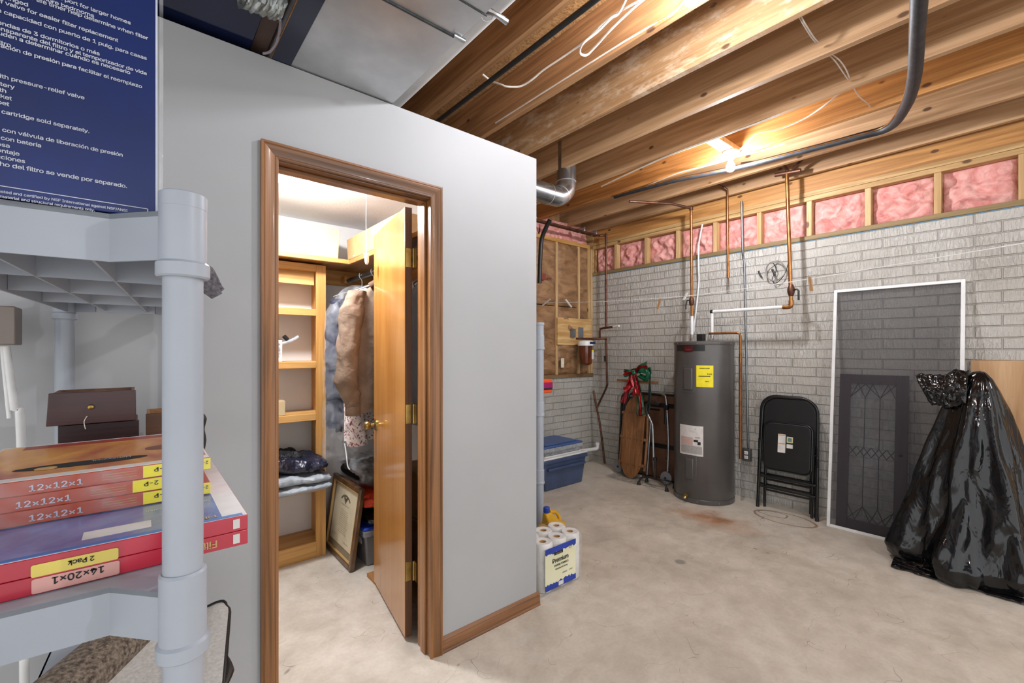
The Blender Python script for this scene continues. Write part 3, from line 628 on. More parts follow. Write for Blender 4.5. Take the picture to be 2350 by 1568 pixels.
MB().tube([p_+V((0, 0, .05)), p_+V((0, 0, .075))], .026, 14).build('collar', M['white'], t)
o = MB().tube([at(1262, 505, X=3.1), at(1252, 525, X=3.1), at(1243, 550, X=3.1), at(1240, 590, X=3.1), at(1238, 650, X=3.1)], .022, 12, 6).build('black_hose', M['black']); tag(o, 'black hose bending down past the kraft insulation by the closet corner', 'hose')
# water filter
t = thing('water_filter', 'whole-house water filter with white head and amber canister on the far wall', 'filter', (fx, fy, 1.2))
MB().lathe((fx, fy, zf-.082), [(.088, 0), (.092, .004), (.092, .045), (.085, .058), (.03, .066)], 32).build('head', M['white'], t)
MB().box(fx-.03, fx+.06, fy-.094, fy-.088, zf-.062, zf-.035).build('head_label', mat('navy_print', '#1a2450', None, 9, .4), t)
zb = at(1345, 838, Y=fy).z
MB().lathe((fx, fy, zb), [(.02, -.012), (.045, 0), (.066, .012), (.074, .03), (.076, zf-.08-zb), (.07, zf-.075-zb)], 32).build('canister', mat('amber_plastic', '#6e3210', '#4a1e09', 6, .15, coat=.6), t)
MB().box(fx+.02, fx+.052, fy-.075, fy-.068, zb+.07, zb+.155).build('care_label', M['label'], t)
MB().box(fx+.02, fx+.052, fy-.0755, fy-.0685, zb+.155, zb+.175).build('care_label_top', M['ylabel'], t)
MB().box(fx-.12, fx-.05, G-.05, G-.022, zf+.02, zf+.02+.10).build('bracket', M['conduit'], t)
mb = MB(); p_ = at(1333, 764, Y=G-.026); mb.box(p_.x-.043, p_.x+.043, G-.03, G-.0225, p_.z-.065, p_.z+.065); o = mb.build('grey_plate', mat('grey_plate_paint', '#6b6e73', None, 9, .5), bevel=.002); tag(o, 'flat grey rectangle fixed on the pine board above the water filter', 'plate')
p_ = at(1288, 833, Y=G-.03); t = thing('cover_plate', 'small cream cover plate beside the stud under the pine board', 'plate', tuple(p_))
MB().box(p_.x-.026, p_.x+.026, G-.055, G-.045, p_.z-.055, p_.z+.055).build('plate', mat('cream_plastic', '#d9d2b8', None, 9, .4), t, bevel=.004)
MB().box(p_.x-.006, p_.x+.006, G-.058, G-.054, p_.z-.012, p_.z+.012).build('toggle', M['white'], t)
# clothesline and pegs
L_ = [at(1150, 694, X=3.2), at(1238, 694, X=3.3), at(1362, 693, X=3.3), at(1560, 681, X=3.3), at(1700, 664, X=3.3), at(1860, 640, X=3.3), at(2100, 600, X=3.3), at(2350, 558, X=3.3), at(2500, 530, X=3.3)]
L_[0] = L_[1] + V((0, .35, .06))
o = MB().tube(L_, .0024, 6, 4).build('clothesline', M['white']); tag(o, 'thin white clothesline sagging across the room before the brick wall', 'rope')
pegs = [((1262, 687), (1246, 701), 'white'), ((1298, 688), (1312, 705), 'white'), ((1516, 686), (1510, 709), 'wood'), ((1577, 672), (1570, 688), 'white'), ((1858, 636), (1864, 668), 'wood')]
pw = mat('peg_wood', '#b58a5c', None, 9, .6)
labs = ['pale clothes peg nearest the closet corner on the clothesline', 'pale clothes peg tilted other way, before the kraft paper', 'light wooden clothes peg hanging above the christmas bow', 'white clothes peg beside the valved copper pipe', 'wooden clothes peg hanging between the coiled wire and the screen']
for (a_, b2, k_), lb in zip(pegs, labs):
    a = at(*a_, X=3.3); b_ = at(*b2, X=3.3); mp_ = pw if k_ == 'wood' else M['white']
    t = thing('clothes_peg', lb, 'clothes peg', tuple(a), group=None)
    for s_ in (-1, 1): MB().tube([a+V((0, .005*s_, 0)), b_+V((0, .0095*s_ if s_ > 0 else -.002, 0))], .0052, 6).build('prong', mp_, t)
    MB().tube([a.lerp(b_, .45)+V((0, -.006, 0)), a.lerp(b_, .45)+V((0, .01, 0))], .004, 8).build('spring', M['alu'], t)
# ================================================================ WATER HEATER
t = thing('water_heater', 'tall grey cylindrical water heater with yellow label standing by the brick wall', 'water heater', (HX, HYc, 0))
MB().lathe((HX, HYc, 0), [(HR-.004, 0), (HR-.002, .005), (HR-.002, .045), (HR, .05), (HR, HH-.034)], 72).build('tank', M['tank'], t)
MB().lathe((HX, HYc, HH-.035), [(HR+.003, 0), (HR+.004, .002), (HR+.004, .024), (HR-.004, .032), (HR*.6, .037), (.01, .040)], 72).build('top_cap', M['tank'], t)
MB().lathe((HX, HYc, .002), [(HR+.004, 0), (HR+.005, .004), (HR+.005, .036), (HR, .04)], 72).build('base_ring', M['tank'], t)
def hang(px):
    d = ray(px); d = V((d.x, d.y)); c_ = V((HX, HYc)); A = d.dot(d); B = -2*d.dot(c_); Cc = c_.dot(c_)-HR*HR
    tt = (-B-sqrt(max(0, B*B-4*A*Cc)))/(2*A); q_ = d*tt; return atan2(q_.y-HYc, q_.x-HX), tt
def patch(px0, px1, py0, py1, d, name, mt, n=10, bev=0):
    a0, t0 = hang(px0); a1, t1 = hang(px1); tm = (t0+t1)/2
    z1 = CAMH+(HY-py0)/F*tm; z0 = CAMH+(HY-py1)/F*tm
    if a0 < 0: a0 += 2*pi
    if a1 < 0: a1 += 2*pi
    mb = MB(); r0, r1 = HR-.001, HR+d
    for k_ in range(n):
        b0 = a0+(a1-a0)*k_/n; b1 = a0+(a1-a0)*(k_+1)/n
        mb.quad((HX+r1*cos(b0), HYc+r1*sin(b0), z0), (HX+r1*cos(b1), HYc+r1*sin(b1), z0), (HX+r1*cos(b1), HYc+r1*sin(b1), z1), (HX+r1*cos(b0), HYc+r1*sin(b0), z1))
    for z in (z0, z1):
        for k_ in range(n):
            b0 = a0+(a1-a0)*k_/n; b1 = a0+(a1-a0)*(k_+1)/n
            mb.quad((HX+r1*cos(b0), HYc+r1*sin(b0), z), (HX+r1*cos(b1), HYc+r1*sin(b1), z), (HX+r0*cos(b1), HYc+r0*sin(b1), z), (HX+r0*cos(b0), HYc+r0*sin(b0), z))
    for b0 in (a0, a1): mb.quad((HX+r1*cos(b0), HYc+r1*sin(b0), z0), (HX+r1*cos(b0), HYc+r1*sin(b0), z1), (HX+r0*cos(b0), HYc+r0*sin(b0), z1), (HX+r0*cos(b0), HYc+r0*sin(b0), z0))
    return mb.build(name, mt, t if name != 'x' else None, bevel=bev, ang=25)
def ctext(s_, px, py, size, name, mt, bold=.01, al='CENTER'):
    a0, tt = hang(px); z = CAMH+(HY-py)/F*tt; mb = MB(); rr = HR+.004
    mb.text(s_, (0, 0, 0), (1, 0, 0), (0, 1, 0), size, al, bold)
    for v2 in mb.bm.verts:
        x, y = v2.co.x, v2.co.y; an = a0 + x/rr; r9 = rr + v2.co.z; v2.co = V((HX+r9*cos(an), HYc+r9*sin(an), z+y))
    return mb.build(name, mt, t, smooth=False)
patch(1554, 1618, 792, 806, .002, 'brand_band', M['black'])
patch(1570, 1590, 794, 808, .003, 'brand_badge', mat('dark_red_badge', '#4a1518', None, 9, .3))
ctext('RHEEM', 1580, 804, .022, 'brand_lettering', M['redink'], .02)
patch(1567, 1596, 839, 902, .003, 'upper_access_cover', M['tankp'], bev=.002); patch(1571, 1590, 845, 895, .016, 'upper_access_dome', M['tankp'], bev=.012)
patch(1572, 1599, 1044, 1108, .003, 'lower_access_cover', M['tankp'], bev=.002); patch(1574, 1592, 1052, 1100, .014, 'lower_access_dome', M['tankp'], bev=.012)
patch(1598, 1637, 839, 889, .002, 'energy_label', M['ylabel'])
ctext('ENERGYGUIDE', 1617, 847, .0175, 'energy_lettering', M['ink'], .03)
ctext('$ 424', 1628, 860, .02, 'energy_lettering', M['ink'], .02)
ctext('3493', 1622, 877, .018, 'energy_lettering', M['ink'], .03)
patch(1603, 1630, 863, 864.5, .0035, 'energy_rule', M['ink'])
patch(1561, 1614, 976, 1044, .002, 'warning_label', M['label'])
patch(1564, 1590, 1002, 1020, .003, 'warning_text_block', mat('pink_print', '#cf9a90', '#b9b0aa', 60, .6))
patch(1564, 1611, 1022, 1040, .003, 'fine_print_block', mat('grey_print', '#b4b0ac', '#8d8a86', 90, .6, stretch=(1, 1, 4)))
ctext('DANGER', 1601, 1006, .014, 'warning_lettering', M['redink'], .03)
ctext('50', 1596, 986, .014, 'warning_lettering', M['ink'], .02)
ctext('46  51  2011', 1588, 992, .009, 'warning_lettering', M['ink'], .01)
patch(1592, 1602, 1010, 1015, .0035, 'pictogram', M['ink']); patch(1601, 1608, 1015, 1022, .0035, 'pictogram', M['ink'])
a0, tt = hang(1578); zd = CAMH+(HY-1137)/F*tt; vd_ = V((cos(a0), sin(a0), 0)); p_ = V((HX, HYc, zd))+vd_*HR
mb = MB(); mb.tube([p_, p_+vd_*.04], .011, 12); mb.tube([p_+vd_*.038+V((0, 0, -.004)), p_+vd_*.05+V((0, 0, -.02))], .014, 12); mb.tube([p_+vd_*.02, p_+vd_*.024], .020, 12); mb.build('drain_valve', M['brass'], t)
for px in (1556, 1600, 1650, 1676):
    for zz_ in (HH-.022, .02):
        a0, _ = hang(px); q_ = V((HX+(HR+.005)*cos(a0), HYc+(HR+.005)*sin(a0), zz_)); MB().ball(q_, .004, 8).build('rim_screw', M['alu'], t)
p_ = at(1609, 770, X=4.03); MB().box(4.0, 4.06, p_.y-.03, p_.y+.03, HH, HH+.068).build('junction_cap', M['black'], t, bevel=.003)
t2 = t
t = thing('relief_pipe', 'thin copper relief pipe running from the heater top down to near the floor', 'pipe', tuple(at(1697, 1053, X=4.12)))
a, b_ = at(1627, 766, X=4.055), at(1697, 765, X=4.055); b_.z = a.z
MB().tube([a, b_+V((0, .02, 0)), b_+V((.005, 0, -.01)), b_+V((.01, -.005, -.04)), V((b_.x+.02, at(1697, 850, X=b_.x).y, CAMH-.19))], .0105, 12).build('upper_run', M['copper'], t)
ly = at(1697, 850, X=b_.x).y; MB().tube([V((b_.x+.02, ly, at(1697, 812, X=4.075).z)), V((b_.x+.02, ly, at(1697, 1053, X=4.075).z))], .0135, 12).build('lower_run', mat('brown_copper', '#8a5a38', '#6e452a', 14, .45, .6), t)
# ================================================================ LEANING THINGS BY THE BRICK WALL
def lean(X0, Y0, topX, H, z0=0):
    z = V((topX-X0, 0, H)).normalized(); x = V((0, -1, 0)); y = z.cross(x)   # x: along -Y, y: into the wall
    return frame((X0, Y0, z0), x, y, z)
def loop_pts(x0, x1, z0, z1, r, y=0, n=6, bottom=True):
    pts = []
    for cx_, cz_, a0 in ((x1-r, z1-r, 0), (x0+r, z1-r, 90), (x0+r, z0+r, 180), (x1-r, z0+r, 270)):
        if not bottom and a0 >= 180: continue
        for k_ in range(n+1):
            a = R(a0+90*k_/n); pts.append((cx_+r*cos(a), y, cz_+r*sin(a)))
    return pts
def rrect(mb, x0, x1, z0, z1, r, y0, y1, n=6):
    mb.extr([(p_[0], y0, p_[2]) for p_ in loop_pts(x0, x1, z0, z1, r, 0, n)], (0, y1-y0, 0)); return mb
# folding chairs
def folding_chair(Mx, label, stickers):
    t = thing('folding_chair', label, 'chair', tuple(Mx.translation), group=None)
    w_ = .445
    MB(Mx).tube([(.0, 0, 0), (.004, 0, .30), (.012, 0, .78)] + loop_pts(.014, w_-.014, 0, .965, .12, 0, 8, False)[::-1] + [(w_-.012, 0, .78), (w_-.004, 0, .30), (w_, 0, 0)], .0115, 12).build('front_frame', M['blackmetal'], t)
    MB(Mx).tube([(.045, .03, .01), (.045, .03, .60), (.045, .03, .71)], .010, 10).build('rear_leg', M['blackmetal'], t)
    MB(Mx).tube([(w_-.045, .03, .01), (w_-.045, .03, .60), (w_-.045, .03, .71)], .010, 10).build('rear_leg', M['blackmetal'], t)
    mb = MB(Mx); mb.extr([(p_[0], -.004, p_[2]) for p_ in loop_pts(.028, w_-.028, .70, .953, .11, 0, 8)[:18]] + [(.028, -.004, .70), (w_-.028, -.004, .70)], (0, .014, 0)); mb.build('backrest', M['blackvinyl'], t, bevel=.003)
    rrect(MB(Mx), .048, w_-.048, .352, .745, .05, -.030, -.006, 8).build('seat', M['blackvinyl'], t, bevel=.006); seat_ = t.children[-1] if 0 else [o_ for o_ in bpy.data.objects if o_.parent == t and o_.name.startswith('seat')][-1]
    MB(Mx).tube(loop_pts(.044, w_-.044, .348, .749, .052, -.012, 8), .0085, 8, closed=True).build('seat_rim', M['blackmetal'], seat_)
    for z in (.275, .185):
        MB(Mx).tube([(.012, -.006, z), (w_-.012, -.006, z)], .0095, 10).build('crossbar', M['blackmetal'], t)
        MB(Mx).tube([(.05, .03, z-.03), (w_-.05, .03, z-.03)], .008, 10).build('rear_crossbar', M['blackmetal'], t)
    for x in (0, w_): MB(Mx).tube([(x, 0, -.004), (x, 0, .03)], .014, 12).build('foot_cap', M['black'], t)
    for x in (.002, w_-.002):
        MB(Mx).cbox((x, -.004, .50), (.008, .022, .16)).build('side_bracket', M['blackmetal'], t, bevel=.002)
        MB(Mx).lathe(tuple((x, -.016, .50)), [(.005, 0), (.004, .003)], 8).build('rivet', M['alu'], t)
    if stickers:
        rrect(MB(Mx), .155, .213, .500, .655, .003, -.0315, -.030, 2).build('instruction_sticker', M['label'], seat_)
        q = MB(Mx)
        for z in (.643, .572): q.box(.157, .211, -.0322, -.0314, z, z+.008)
        q.build('sticker_stripe', M['gold'], seat_)
        rrect(MB(Mx), .222, .268, .590, .640, .002, -.0315, -.030, 2).build('picture_sticker', mat('cream_sticker', '#d8cd9a', None, 9, .5), seat_)
        MB(Mx).box(.230, .260, -.0322, -.0314, .598, .630).build('sticker_picture', mat('green_blue_print', '#6f8f8a', '#54736f', 60, .5), seat_)
        rrect(MB(Mx), .222, .268, .545, .578, .002, -.0315, -.030, 2).build('small_sticker', M['label'], seat_)
    return t
folding_chair(lean(4.150, 1.612, 4.232, .96), 'black folding chair with paper stickers on its seat, frontmost against the brick', True)
folding_chair(lean(4.235, 1.645, 4.290, .955), 'black folding chair mostly hidden behind the stickered one', False)
# window screen
sw, sh = .745, 1.86
SM = lean(4.10, 1.088, 4.295, 1.855)
t = thing('window_screen', 'tall white-framed insect screen leaning on the brick wall beside the chairs', 'screen', (4.10, .72, 0))
fw = .022
for nm_, a in (('side_rail', (0, fw, 0, sh)), ('side_rail', (sw-fw, sw, 0, sh)), ('end_rail', (fw, sw-fw, 0, fw)), ('end_rail', (fw, sw-fw, sh-fw, sh))):
    MB(SM).box(a[0], a[1], -.005, .005, a[2], a[3]).build(nm_, M['white'], t, bevel=.002)
mm_, nt, b = newmat('black_insect_mesh', .7); b.inputs['Base Color'].default_value = hexc('#3b3a3f'); b.inputs['Alpha'].default_value = .5
nt.links.new(ramp(nt, noise_n(nt, coords(nt), 2.5, 2), [(.3, (.47,)*3), (.7, (.53,)*3)]).outputs[0], b.inputs['Alpha'])
MB(SM).quad((fw-.002, .001, fw), (sw-fw+.002, .001, fw), (sw-fw+.002, .001, sh-fw), (fw-.002, .001, sh-fw)).build('mesh', mm_, t)
# leaded-glass cabinet door behind the screen
cw, ch = .415, 1.185
CM = lean(4.155, 1.045, 4.278, 1.185)
t = thing('cabinet_door', 'dark wooden cabinet door with leaded glass standing behind the insect screen', 'cabinet door', (4.155, .84, 0))
dwood = wood('dark_cherry', '#3c2429', '#2a181c', 'Z', .4, 24, 1)
s_ = .072
for nm_, a in (('stile', (0, s_, 0, ch)), ('stile', (cw-s_, cw, 0, ch)), ('rail', (s_, cw-s_, 0, s_+.01)), ('rail', (s_, cw-s_, ch-s_, ch))):
    MB(CM).box(a[0], a[1], 0, .02, a[2], a[3]).build(nm_, dwood, t, bevel=.003)
MB(CM).quad((s_, .012, s_), (cw-s_, .012, s_), (cw-s_, .012, ch-s_), (s_, .012, ch-s_)).build('glass_pane', glassy('wavy_glass', '#9aa0a6', .22, .06, .5, 12), t)
ld = MB(CM); gx0, gx1, gz0, gz1 = s_, cw-s_, s_+.01, ch-s_
gw, gh = gx1-gx0, gz1-gz0; cxs = [gx0+gw*k_/3 for k_ in range(4)]
def seg(a, b_): ld.tube([(a[0], .010, a[1]), (b_[0], .010, b_[1])], .0028, 6)
mz = [gz0, gz0+gh*.10, gz0+gh*.20, gz0+gh*.47, gz0+gh*.53, gz0+gh*.80, gz0+gh*.90, gz1]
hw = gw/6
for x in cxs[1:3]:
    seg((x, mz[1]), (x, mz[3]-.0)); seg((x, mz[4]), (x, mz[6]))
for k_ in range(3):
    xl, xm, xr = cxs[k_], (cxs[k_]+cxs[k_+1])/2, cxs[k_+1]
    for za, zb_ in ((mz[1], mz[0]), (mz[6], mz[7])): seg((xl, za), (xm, zb_)); seg((xm, zb_), (xr, za))
    for za, zb_ in ((mz[1], mz[1]+gh*.06), (mz[6], mz[6]-gh*.06)): pass
    seg((xl, mz[3]), (xm, (mz[3]+mz[4])/2+gh*.035)); seg((xm, (mz[3]+mz[4])/2+gh*.035), (xr, mz[3]))
    seg((xl, mz[4]), (xm, (mz[3]+mz[4])/2-gh*.035)); seg((xm, (mz[3]+mz[4])/2-gh*.035), (xr, mz[4]))
    seg((xl, mz[0]), (xr, mz[1])) if k_ % 2 == 0 else seg((xl, mz[1]), (xr, mz[0]))
    seg((xl, mz[6]), (xr, mz[7])) if k_ % 2 == 0 else seg((xl, mz[7]), (xr, mz[6]))
ld.build('lead_came', mat('dark_lead', '#2a2a2c', None, 9, .4, .5), t)
kb = MB(CM); kb.lathe(V((cw-.036, -.004, ch*.515)), [(.001, -.013), (.010, -.010), (.012, -.002), (.006, .004)], 14); kb.build('knob', M['blackmetal'], t)
o = MB(lean(4.205, .63, 4.28, .52)).box(0, .30, 0, .008, 0, .545).build('grey_board', mat('slate_grey_board', '#72757c', '#666a72', 4, .5)); tag(o, 'low plain grey board standing behind the insect screen and garbage bag', 'board')
o = MB(lean(4.22, .318, 4.293, 1.3)).box(0, .80, 0, .018, 0, 1.302).build('veneer_sheet', M['oak'], bevel=.001); tag(o, 'light oak veneer panel leaning on the wall behind the black bag', 'panel')
# black garbage bag draped over something tall
m, nt, b = newmat('black_bag_plastic', .13); vec = coords(nt)
b.inputs['Base Color'].default_value = hexc('#0b0b0d'); b.inputs['Specular IOR Level'].default_value = .5
wv = N(nt, 'TexVoronoi', feature='SMOOTH_F1'); wv.inputs['Scale'].default_value = 5; wv.inputs['Smoothness'].default_value = .35
_n = N(nt, 'TexNoise'); _n.inputs['Scale'].default_value = 3; nt.links.new(mix(nt, .25, coords(nt, (1, 1, .55)), _n.outputs['Color']), wv.inputs['Vector'])
hh = math_n(nt, 'ADD', math_n(nt, 'MULTIPLY', wv.outputs['Distance'], .9), math_n(nt, 'MULTIPLY', noise_n(nt, coords(nt, (1, 1, .5)), 7, 2, 2.2), .5))
bump(nt, b, hh, .55, .035); M['garbage'] = m
bx, by = 3.945, .255
PR = [(0.0, .30), (.04, .335), (.10, .345), (.2, .315), (.35, .275), (.55, .245), (.75, .205), (.9, .165), (1.02, .130), (1.12, .095), (1.19, .062), (1.235, .025), (1.24, .001)]
def interp(z):
    for (z0, r0), (z1, r1) in zip(PR, PR[1:]):
        if z <= z1: return r0+(r1-r0)*(z-z0)/(z1-z0)
    return .001
def bagf(u, v):
    z = 1.24*(v if v < .9 else .9+(v-.9)); a = 2*pi*u; r = interp(z)
    p_ = (cos(a)*1.6, sin(a)*1.6, z*.9)
    fold = .10*sin(a*7+3*fbm((cos(a), sin(a), z*.6)))*min(1, (1.24-z)*4) + .15*fbm((p_[0], p_[1], z*1.6), 2)
    fold += .13*abs(fbm((p_[0]*1.8, p_[1]*1.8, z*2.6+7), 2))*(1.3-z)
    r = r*(1+fold); sy = 1.0 + .10*sin(a)
    q_ = V((bx+r*cos(a)*.95, by+r*sin(a)*sy + .02*(1.24-z)-.0, max(.004, z)))
    xm_ = 4.065+.105*q_.z
    if q_.x > xm_: q_.x = xm_-.012*abs(sin(9*u))
    return q_
t = thing('garbage_bag', 'shiny crumpled black plastic bag draped over a tall thing near the oak panel', 'bag', (bx, by, 0))
MB().grid(bagf, 180, 130, True).build('bag_body', M['garbage'], t, ang=80)
tp = at(2225, 850, X=3.93); tl = at(2100, 863, X=3.93); tb = at(2165, 955, X=3.86); tc_ = at(2130, 925, X=3.88)
def flap(u, v):
    a = tp.lerp(tl, u); c_ = V((3.84, by+.05, 1.02)).lerp(tc_.lerp(tb, .25), u)
    q_ = a.lerp(c_, v) + V((-.055*sin(pi*v)*(1-.4*u), 0, .01*sin(u*9)))
    return q_ + V((-.02*abs(fbm((u*4, v*4, 3))), 0, .012*fbm((u*6, v*3, 9))))
MB().grid(flap, 40, 30).build('top_flap', M['garbage'], t, solid=.003, ang=80)
MB().grid(lambda u, v: V((3.62+.10*v+.02*fbm((u*5, v, 2)), .62-.55*u, .006+.03*v+.012*abs(fbm((u*8, v*4, 1))))), 40, 10).build('hem', M['garbage'], t, solid=.002, ang=80)
# ================================================================ CORNER: sled, walker, cane, suitcase
t = thing('suitcase', 'brown case with dark straps standing upright behind the walker by the heater', 'suitcase', (4.26, 2.62, 0))
br_ = mat('brown_vinyl', '#6f4a34', '#5b3b28', 8, .6)
KM = lean(4.225, 2.88, 4.262, .9)
MB(KM).box(0, .55, 0, .045, .01, .90).build('case_body', br_, t, bevel=.01)
for z in (.33, .76): MB(KM).box(.0, .55, -.004, .0, z, z+.045).build('strap', M['black'], t)
MB(KM).box(.0, .55, -.008, .048, .885, .905).build('top_edge', M['black'], t, bevel=.003)
MB(KM).box(.0, .55, -.006, .048, 0, .02).build('bottom_edge', M['black'], t)
MB(KM).box(.19, .25, -.006, -.003, .80, .812).build('metal_badge', M['alu'], t)
t = thing('folding_tray_stand', 'slim black padded folding frame standing at the far side of the sled', 'folding frame', (4.2, 3.07, 0))
FM = lean(4.22, 3.135, 4.285, .87)
MB(FM).tube(loop_pts(0, .20, .0, .875, .06, 0, 6), .014, 10, closed=True).build('frame_tube', M['blackmetal'], t)
MB(FM).box(.02, .18, -.003, .01, .03, .84).build('padding', M['blackvinyl'], t, bevel=.008)
# walker
WM = lean(4.130, 3.055, 4.215, .9, .0)
t = thing('walker', 'folded aluminium walker with two grey wheels standing behind the wooden sled', 'walker', (4.13, 2.76, 0))
for s_, x in ((0, .0), (1, .585)):
    xs_ = x + (.055 if s_ == 0 else -.055)
    MB(WM).tube([(x, 0, .07), (x+(.015 if s_ == 0 else -.012), 0, .45), (xs_-.0, .0, .82)] + ([(xs_+.03, 0, .90), (xs_+.10, .0, .915)] if s_ == 0 else [(xs_-.03, 0, .90), (xs_-.12, 0, .915)]), .0125, 12, 5).build('leg_tube', M['alu'], t)
    MB(WM).tube([(xs_, 0, .60), (xs_-.0, 0, .80)], .0165, 10).build('grip', M['black'], t)
    MB(WM).cbox((xs_, 0, .775), (.045, .04, .05)).build('joint', M['black'], t, bevel=.006)
    wy = -.03
    wb = MB(WM @ Matrix.Translation((x, wy, .066)) @ Matrix.Rotation(R(90), 4, 'X')); wb.lathe((0, 0, 0), [(.012, -.012), (.050, -.011), (.060, -.008), (.064, 0), (.060, .008), (.050, .011), (.012, .012)], 28); wb.build('wheel', mat('grey_wheel', '#8d9096', '#7f8288', 9, .5) if s_ == 0 else bpy.data.materials['grey_wheel'], t)
    wb = MB(WM @ Matrix.Translation((x, wy, .066)) @ Matrix.Rotation(R(90), 4, 'X')); wb.lathe((0, 0, 0), [(.008, -.016), (.010, .018)], 12); wb.build('axle', M['black'], t)
for z, dx_ in ((.90, .0), (.74, .0)): MB(WM).tube([(.12, 0, z), (.45, 0, z)], .011, 10).build('cross_brace', M['black'], t)
MB(WM).tube([(.36, -.02, .05), (.36, -.01, .60)], .011, 10).build('inner_leg', M['alu'], t)
for z in (.25, .42): MB(WM).tube([(.573-.02*z, 0, z), (.573-.02*z, 0, z+.012)], .015, 10).build('height_clip', M['black'], t)
# sled
LM = lean(3.985, 2.975, 4.115, 1.0, .012)
t = thing('wooden_sled', 'old wooden slatted sled standing upright against the brick with a steering bar', 'sled', (4.02, 2.84, 0))
def slat(x0, x1, pts0, pts1, nm='deck_slat'):
    mb = MB(LM); n_ = 14; lo = []; hi = []
    for k_ in range(n_+1):
        x = x0+(x1-x0)*k_/n_; lo.append((x, 0, pts0(x))); hi.append((x, 0, pts1(x)))
    mb.extr(lo+hi[::-1], (0, .012, 0)); mb.build(nm, M['sled'], t, bevel=.002)
cx_ = .15; W2 = .128
botf = lambda x: .0 + .17*(1-sqrt(max(0, 1-min(1, abs(x-cx_)/W2)**2)))*1.25
topf = lambda x: .86 - .17*(1-sqrt(max(0, 1-min(1, abs(x-cx_)/W2)**2)))*1.25
for x0, x1 in ((cx_-W2, cx_-.045), (cx_-.041, cx_+.041), (cx_+.045, cx_+W2)): slat(x0, x1, botf, topf)
for x in (-.012, .300):
    MB(LM).tube([(x, .035, .10), (x+.004, .035, .45), (x+(.012 if x < 0 else -.012), .035, .70)], .014, 10, 4).build('side_rail', M['sled'], t)
for z in (.15, .42, .68): MB(LM).box(-.02, .312, .013, .034, z-.015, z+.015).build('cross_bench', M['sled'], t, bevel=.003)
rv = MB(LM)
for z in (.14, .41, .69):
    for x in (cx_-.11, cx_-.06, cx_-.025, cx_+.025, cx_+.06, cx_+.11): rv.ball((x, -.001, z), .005, 6)
rv.build('rivet', M['copperd'], t)
MB(LM).tube([(.02, .045, .04), (.02, .045, .70), (.022, .04, .95), (.03, .035, 1.10), (.06, .03, 1.155), (.15, .03, 1.165), (.25, .03, 1.155), (.285, .035, 1.10), (.285, .04, .95), (.282, .045, .70), (.282, .045, .04)], .0085, 10, 4).build('runner', mat('dark_green_metal', '#1f3a34', '#16262a', 12, .4, .4), t)
MB(LM).box(-.115, .40, .0, .018, 1.015, 1.042).build('steering_bar', M['sled'], t, bevel=.005)
MB(LM).tube([(.30, .0, 1.10), (.325, -.01, 1.0), (.335, .0, .85), (.325, .0, .72)], .007, 8, 4).build('rope', mat('dark_rope', '#2c3a33', '#1d2a25', 60, .8), t)
MB(LM).box(cx_-.02, cx_+.02, .0, .014, .85, 1.02).build('steering_post', M['sled'], t, bevel=.003)
# christmas bow on the sled
t = thing('christmas_bow', 'red and green foil ribbon bow with red bells tied on the sled', 'bow', tuple(LM @ V((.15, -.03, 1.0))))
def ribbon(path, wd, name, mt, nrm=(0, -1, 0)):
    path = [V(p_) for p_ in path]
    def fn(u, v):
        q = v*(len(path)-1); i = min(int(q), len(path)-2); p_ = path[i].lerp(path[i+1], q-i); d_ = (path[i+1]-path[i]).normalized(); s2 = d_.cross(V(nrm)).normalized()
        w_ = wd[0]+(wd[1]-wd[0])*v
        return p_ + s2*w_*(u-.5) + V((0, -.012*sin(u*pi*2.5+v*6), 0))
    return MB(LM).grid(fn, 10, 28).build(name, mt, t, solid=.0015, ang=70)
kx, kz2 = .15, 1.115
G_, R_ = M['greenf'], M['red']
for s_, pts in ((1, [(kx, -.04, kz2), (kx+.08, -.06, kz2+.05), (kx+.155, -.05, kz2+.06)]), (-1, [(kx, -.04, kz2), (kx-.06, -.06, kz2+.0), (kx-.13, -.05, kz2-.01)])):
    ribbon(pts, (.03, .15 if s_ > 0 else .09), 'bow_loop', G_)
    ribbon([V(p_)+V((0, -.012, .012 if s_ > 0 else -.002)) for p_ in pts], (.012, .055), 'bow_stripe', R_)
ribbon([(kx+.155, -.05, kz2+.06), (kx+.165, -.03, kz2+.0), (kx+.12, -.02, kz2-.06), (kx+.04, -.03, kz2-.02)], (.08, .05), 'bow_loop', G_)
ribbon([(kx, -.045, kz2), (kx-.06, -.06, kz2-.10), (kx-.10, -.05, kz2-.24), (kx-.125, -.04, kz2-.34)], (.04, .055), 'ribbon_tail', R_)
ribbon([(kx, -.045, kz2), (kx+.05, -.065, kz2-.10), (kx+.085, -.055, kz2-.26), (kx+.115, -.05, kz2-.44)], (.05, .085), 'ribbon_tail', G_)
ribbon([(kx+.015, -.06, kz2), (kx+.06, -.08, kz2-.10), (kx+.10, -.070, kz2-.26), (kx+.125, -.065, kz2-.45)], (.03, .034), 'ribbon_stripe', R_)
ribbon([(kx, -.05, kz2), (kx-.02, -.07, kz2-.08), (kx-.01, -.07, kz2-.16)], (.06, .07), 'ribbon_tail', R_)
MB(LM).ball((kx, -.065, kz2), .026, 12, (1, .8, 1)).build('knot', G_, t)
for bx_, bz_, ang_ in ((kx-.03, kz2-.17, 50), (kx+.06, kz2-.20, -10)):
    BM = LM @ Matrix.Translation((bx_, -.10, bz_)) @ Matrix.Rotation(R(ang_), 4, 'Y')
    MB(BM).lathe((0, 0, 0), [(.042, -.035), (.038, -.03), (.028, 0), (.024, .025), (.014, .038), (.001, .042)], 20).build('bell', R_, t)
